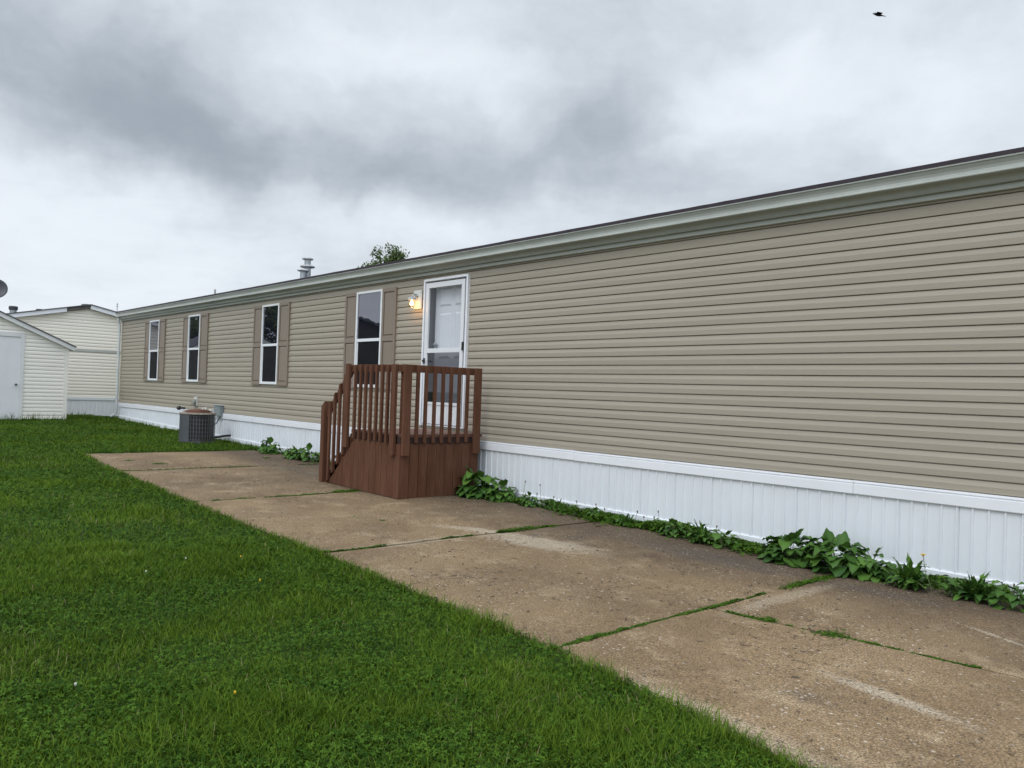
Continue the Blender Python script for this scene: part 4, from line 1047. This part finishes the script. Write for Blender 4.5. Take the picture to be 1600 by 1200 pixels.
def tall_weeds():
    segs = [((-24.35, -5.2), (-24.35, -1.45), 420, .16), ((-27.85, -1.6), (-27.85, 0), 130, .13), ((-25, -.12), (-15.2, -.10), 520, .10), ((-17.5, -1.05), (-16.2, -.5), 160, .10), ((-15.1, -3.2), (-15.1, -.3), 260, .08)]
    P_, H = [], []
    for a, b_, n_, h_ in segs:
        t = rng.random(n_); P_.append(np.stack([a[0]+(b_[0]-a[0])*t+rng.normal(0, .07, n_), a[1]+(b_[1]-a[1])*t-np.abs(rng.normal(0, .04, n_))], 1)); H.append(h_*rng.uniform(.4, 1.5, n_)**1.3)
    P_ = np.concatenate(P_); H = np.concatenate(H); N = len(P_)
    B = blades(np.column_stack([P_, g(P_[:, 0])]), H, rng.uniform(.007, .013, N), rng.uniform(0, 2*PI, N), rng.uniform(.05, .4, N), rng.uniform(0, .4, N), .2+.5*rng.random(N))
    tag(npmesh('tall_grass', *B[:3], M_['grass'], B[3]), 'taller unmown grass along the foot of the shed and homes', 'grass', kind='stuff')
tall_weeds()
# small flowers in the lawn
def px2ground(u, v_, z):
    d = fw+(u-800)/FPX*rt+(600-v_)/FPX*up; t = (z-CAMP[2])/d[2]; return CAMP+d*t
for (u, v_, kind, lab) in ((118, 1063, 'puff', 'white dandelion puff in the lower left of the lawn'), (290, 874, 'puff', 'white clover blossom in the middle of the lawn'),
                        (376, 871, 'y', 'small yellow flower in the lawn nearest the concrete, upper one'), (406, 906, 'y', 'small yellow flower in the lawn, the lower one of two'),
                        (228, 894, 'puff', 'tiny white blossom left of the lawn middle'), (367, 1074, 'y', 'small orange-yellow flower low in the lawn')):
    p_ = px2ground(u, v_, .055); x, y = float(p_[0]), float(p_[1]); z = float(g(x))
    o = empty('lawn_flower', (x, y, z), lab, 'flower', 'small flowers dotted in the lawn')
    MB().tube([(0, 0, 0), (.003, 0, .05)], .0012, 5).build('stem', M_['stalk'], o)
    r_ = .0065 if kind == 'puff' else .0055
    MB().lathe([(.002, -.008), (r_, -.002), (r_, .004), (.003, .008)], (.003, 0, .055), 9).build('flower_head', M_['puff'] if kind == 'puff' else M_['yellow'], o)

# ------------------------------------------------------------------ trees
def tree(x, y, h, cr, label, nshoots, leafn, lsize, seed, group=None, cz=None, flat=1.0):
    rp = random.Random(seed); rn = np.random.default_rng(seed)
    z0 = float(g(x)); o = empty('tree', (x, y, z0), label, 'tree', group)
    tb = MB(); czz = (cz if cz else h-cr*1.0)
    tb.tube([(0, 0, -.1), (.05, .03, czz*.35), (.0, .05, czz*.7), (.0, 0, czz)], [.16*h/6, .13*h/6, .10*h/6, .06*h/6], 10)
    C_ = []
    for k in range(nshoots):
        a = rp.uniform(0, 2*PI); el = rp.uniform(.15, 1.5); L = cr*rp.uniform(.7, 1.05)
        tip = Vector((math.cos(a)*math.cos(el)*L, math.sin(a)*math.cos(el)*L, czz+math.sin(el)*L*flat*1.05))
        st_ = Vector((0, 0, czz*rp.uniform(.55, 1.0))); midp = st_.lerp(tip, .55)+Vector((0, 0, -.1*cr))
        tb.tube([st_, midp, tip], [.035*h/6, .02*h/6, .006], 6)
        for q in range(rp.randint(3, 6)):
            t_ = rp.uniform(.45, 1.03); p_ = st_.lerp(midp, t_*2) if t_ < .5 else midp.lerp(tip, (t_-.5)*2)
            C_.append((p_+Vector((rp.gauss(0, .10), rp.gauss(0, .10), rp.gauss(.05, .10)))*cr*.9, rp.uniform(.10, .24)*cr, rp.uniform(.15, .7)))
    tb.build('trunk', M_['bark'], o, smooth=True)
    pos = []; tn = []
    for c, r_, t_ in C_:
        m_ = leafn; d_ = rn.normal(0, 1, (m_, 3)); d_ /= np.linalg.norm(d_, axis=1)[:, None]
        rad = r_*rn.uniform(.2, 1.0, m_)**.6
        pp = np.array(c)+d_*rad[:, None]*np.array([1, 1, 1.15]); pos.append(pp); tn.append(np.clip(t_+.30*(pp[:, 2]-c[2])/r_+rn.normal(0, .12, m_), 0, 1))
    pos = np.concatenate(pos); tn = np.concatenate(tn); N = len(pos)
    a = rn.normal(0, 1, (N, 3)); a /= np.linalg.norm(a, axis=1)[:, None]; b_ = np.cross(a, rn.normal(0, 1, (N, 3))); b_ /= np.linalg.norm(b_, axis=1)[:, None]
    s_ = lsize*rn.uniform(.6, 1.2, N)[:, None]
    V = np.stack([pos-a*s_, pos+b_*s_*.45, pos+a*s_, pos-b_*s_*.45], 1).reshape(-1, 3)
    npmesh('crown', V, np.arange(N*4), np.arange(N)*4, M_['tree'], np.repeat(tn, 4), parent=o)
    return o
tree(-29.35, 12, 6.9, 1.6, 'tree top showing above the roof of the long tan home', 60, 48, .080, 4, cz=5.55, flat=.85)
tree(-31.7, -8.3, 5.8, 1.9, 'broad tree mirrored in the upper pane of the third window', 30, 30, .12, 12, 'trees seen as window reflections', cz=3.1)
tree(-50.8, -9.6, 5.6, 2.6, 'dark tree mirrored in the upper pane of the farthest window', 30, 60, .12, 13, 'trees seen as window reflections')
tree(-45.5, -9.9, 4.7, 1.5, 'small tree mirrored above a gable in the second window', 26, 60, .11, 14, 'trees seen as window reflections')

# homes across the lawn (seen mirrored in the glass)
def far_house(x, y, wd, dp, hw_, rise, label, rz=0, wm='ivory'):
    z = float(g(x)); o = empty('neighbor_house', (x, y, z), label, 'house', 'houses mirrored in the window glass', rz=rz)
    m = MB(); siding_sheet(m, -wd/2, wd/2, .2, hw_, .2, y=0)
    m.box(-wd/2, wd/2, .01, dp, 0, hw_); m.prism([(0, hw_), (dp, hw_), (dp/2, hw_+rise)], 'x', -wd/2, wd/2); m.build('wall', M_[wm], o)
    MB().prism([(-.3, hw_-.08), (-.3, hw_+.02), (dp/2, hw_+rise+.12), (dp+.3, hw_+.02), (dp+.3, hw_-.08), (dp/2, hw_+rise)], 'x', -wd/2-.25, wd/2+.25).build('roof', M_['roofgrey'], o)
    for k in (-.3, .3):
        w_ = MB().box(k*wd-.5, k*wd+.5, -.05, 0, .9, 2.2).build('window', M_['frame'], o); MB().box(k*wd-.44, k*wd+.44, -.056, -.051, .96, 2.14).build('pane', M_['screen'], w_)
far_house(-38.2, -18.8, 8, 5, 3.75, 1.0, 'dark gabled house mirrored in the window beside the door', rz=.55, wm='shadedwall')
far_house(-40.5, -8.3, 3.0, 2.6, 2.1, 1.2, 'small gabled house mirrored in the second window', rz=PI*.5-.3)

# ------------------------------------------------------------------ bird
bd = np.array([-.380, .829, .409]); bp_ = CAMP+bd*15.5
bird = empty('bird', tuple(bp_), 'small dark bird gliding in the clouds at the upper right', 'bird')
bo = MB(); rtv = Vector(rt)
def ell_ring(cx, r1, r2, n=10): return [(cx, r1*math.cos(2*PI*k/n), r2*math.sin(2*PI*k/n)) for k in range(n)]
secs = [(-.115, .002, .002), (-.095, .012, .010), (-.07, .020, .018), (-.02, .032, .030), (.03, .030, .026), (.07, .016, .013), (.12, .022, .006), (.145, .024, .004)]
vs = []; fs = []
for i, (cx, a, b_) in enumerate(secs): vs += ell_ring(cx, a, b_)
for i in range(len(secs)-1):
    for k in range(10): fs.append((i*10+k, i*10+(k+1) % 10, (i+1)*10+(k+1) % 10, (i+1)*10+k))
fs += [tuple(range(10)), tuple(range(70, 80))]
bo.add(vs, fs)
for sgn in (-1, 1):
    wv = []
    for (t_, ch0, ch1, zz_) in ((0, -.05, .04, .01), (.35, -.062, .05, .035), (.7, -.045, .035, .035), (1, -.01, .02, .018)):
        for cc in (ch0, ch1):
            for th in (.003, -.003): wv.append((cc, sgn*(.02+.16*t_), zz_+th*(1-t_*.8)))
    f2 = []
    for i in range(3):
        a = i*4; f2 += [(a, a+2, a+6, a+4), (a+1, a+5, a+7, a+3), (a, a+4, a+5, a+1), (a+2, a+3, a+7, a+6)]
    f2 += [(0, 1, 3, 2), (12, 14, 15, 13)]
    bo.add(wv, f2)
bo.v = [(a*.85, b_*.72, c*.80) for a, b_, c in bo.v]
b = bo.build('body', M_['bird'], bird, smooth=True)
bx = (Vector(rt)*.975-Vector(up)*.22).normalized(); by = (Vector(fw)*.93+Vector(up)*.30+Vector(rt)*.25); by = (by-bx*by.dot(bx)).normalized(); bz = bx.cross(by)
bird.matrix_world = Matrix(((bx.x, by.x, bz.x, bp_[0]), (bx.y, by.y, bz.y, bp_[1]), (bx.z, by.z, bz.z, bp_[2]), (0, 0, 0, 1)))

S.render.engine = 'CYCLES'
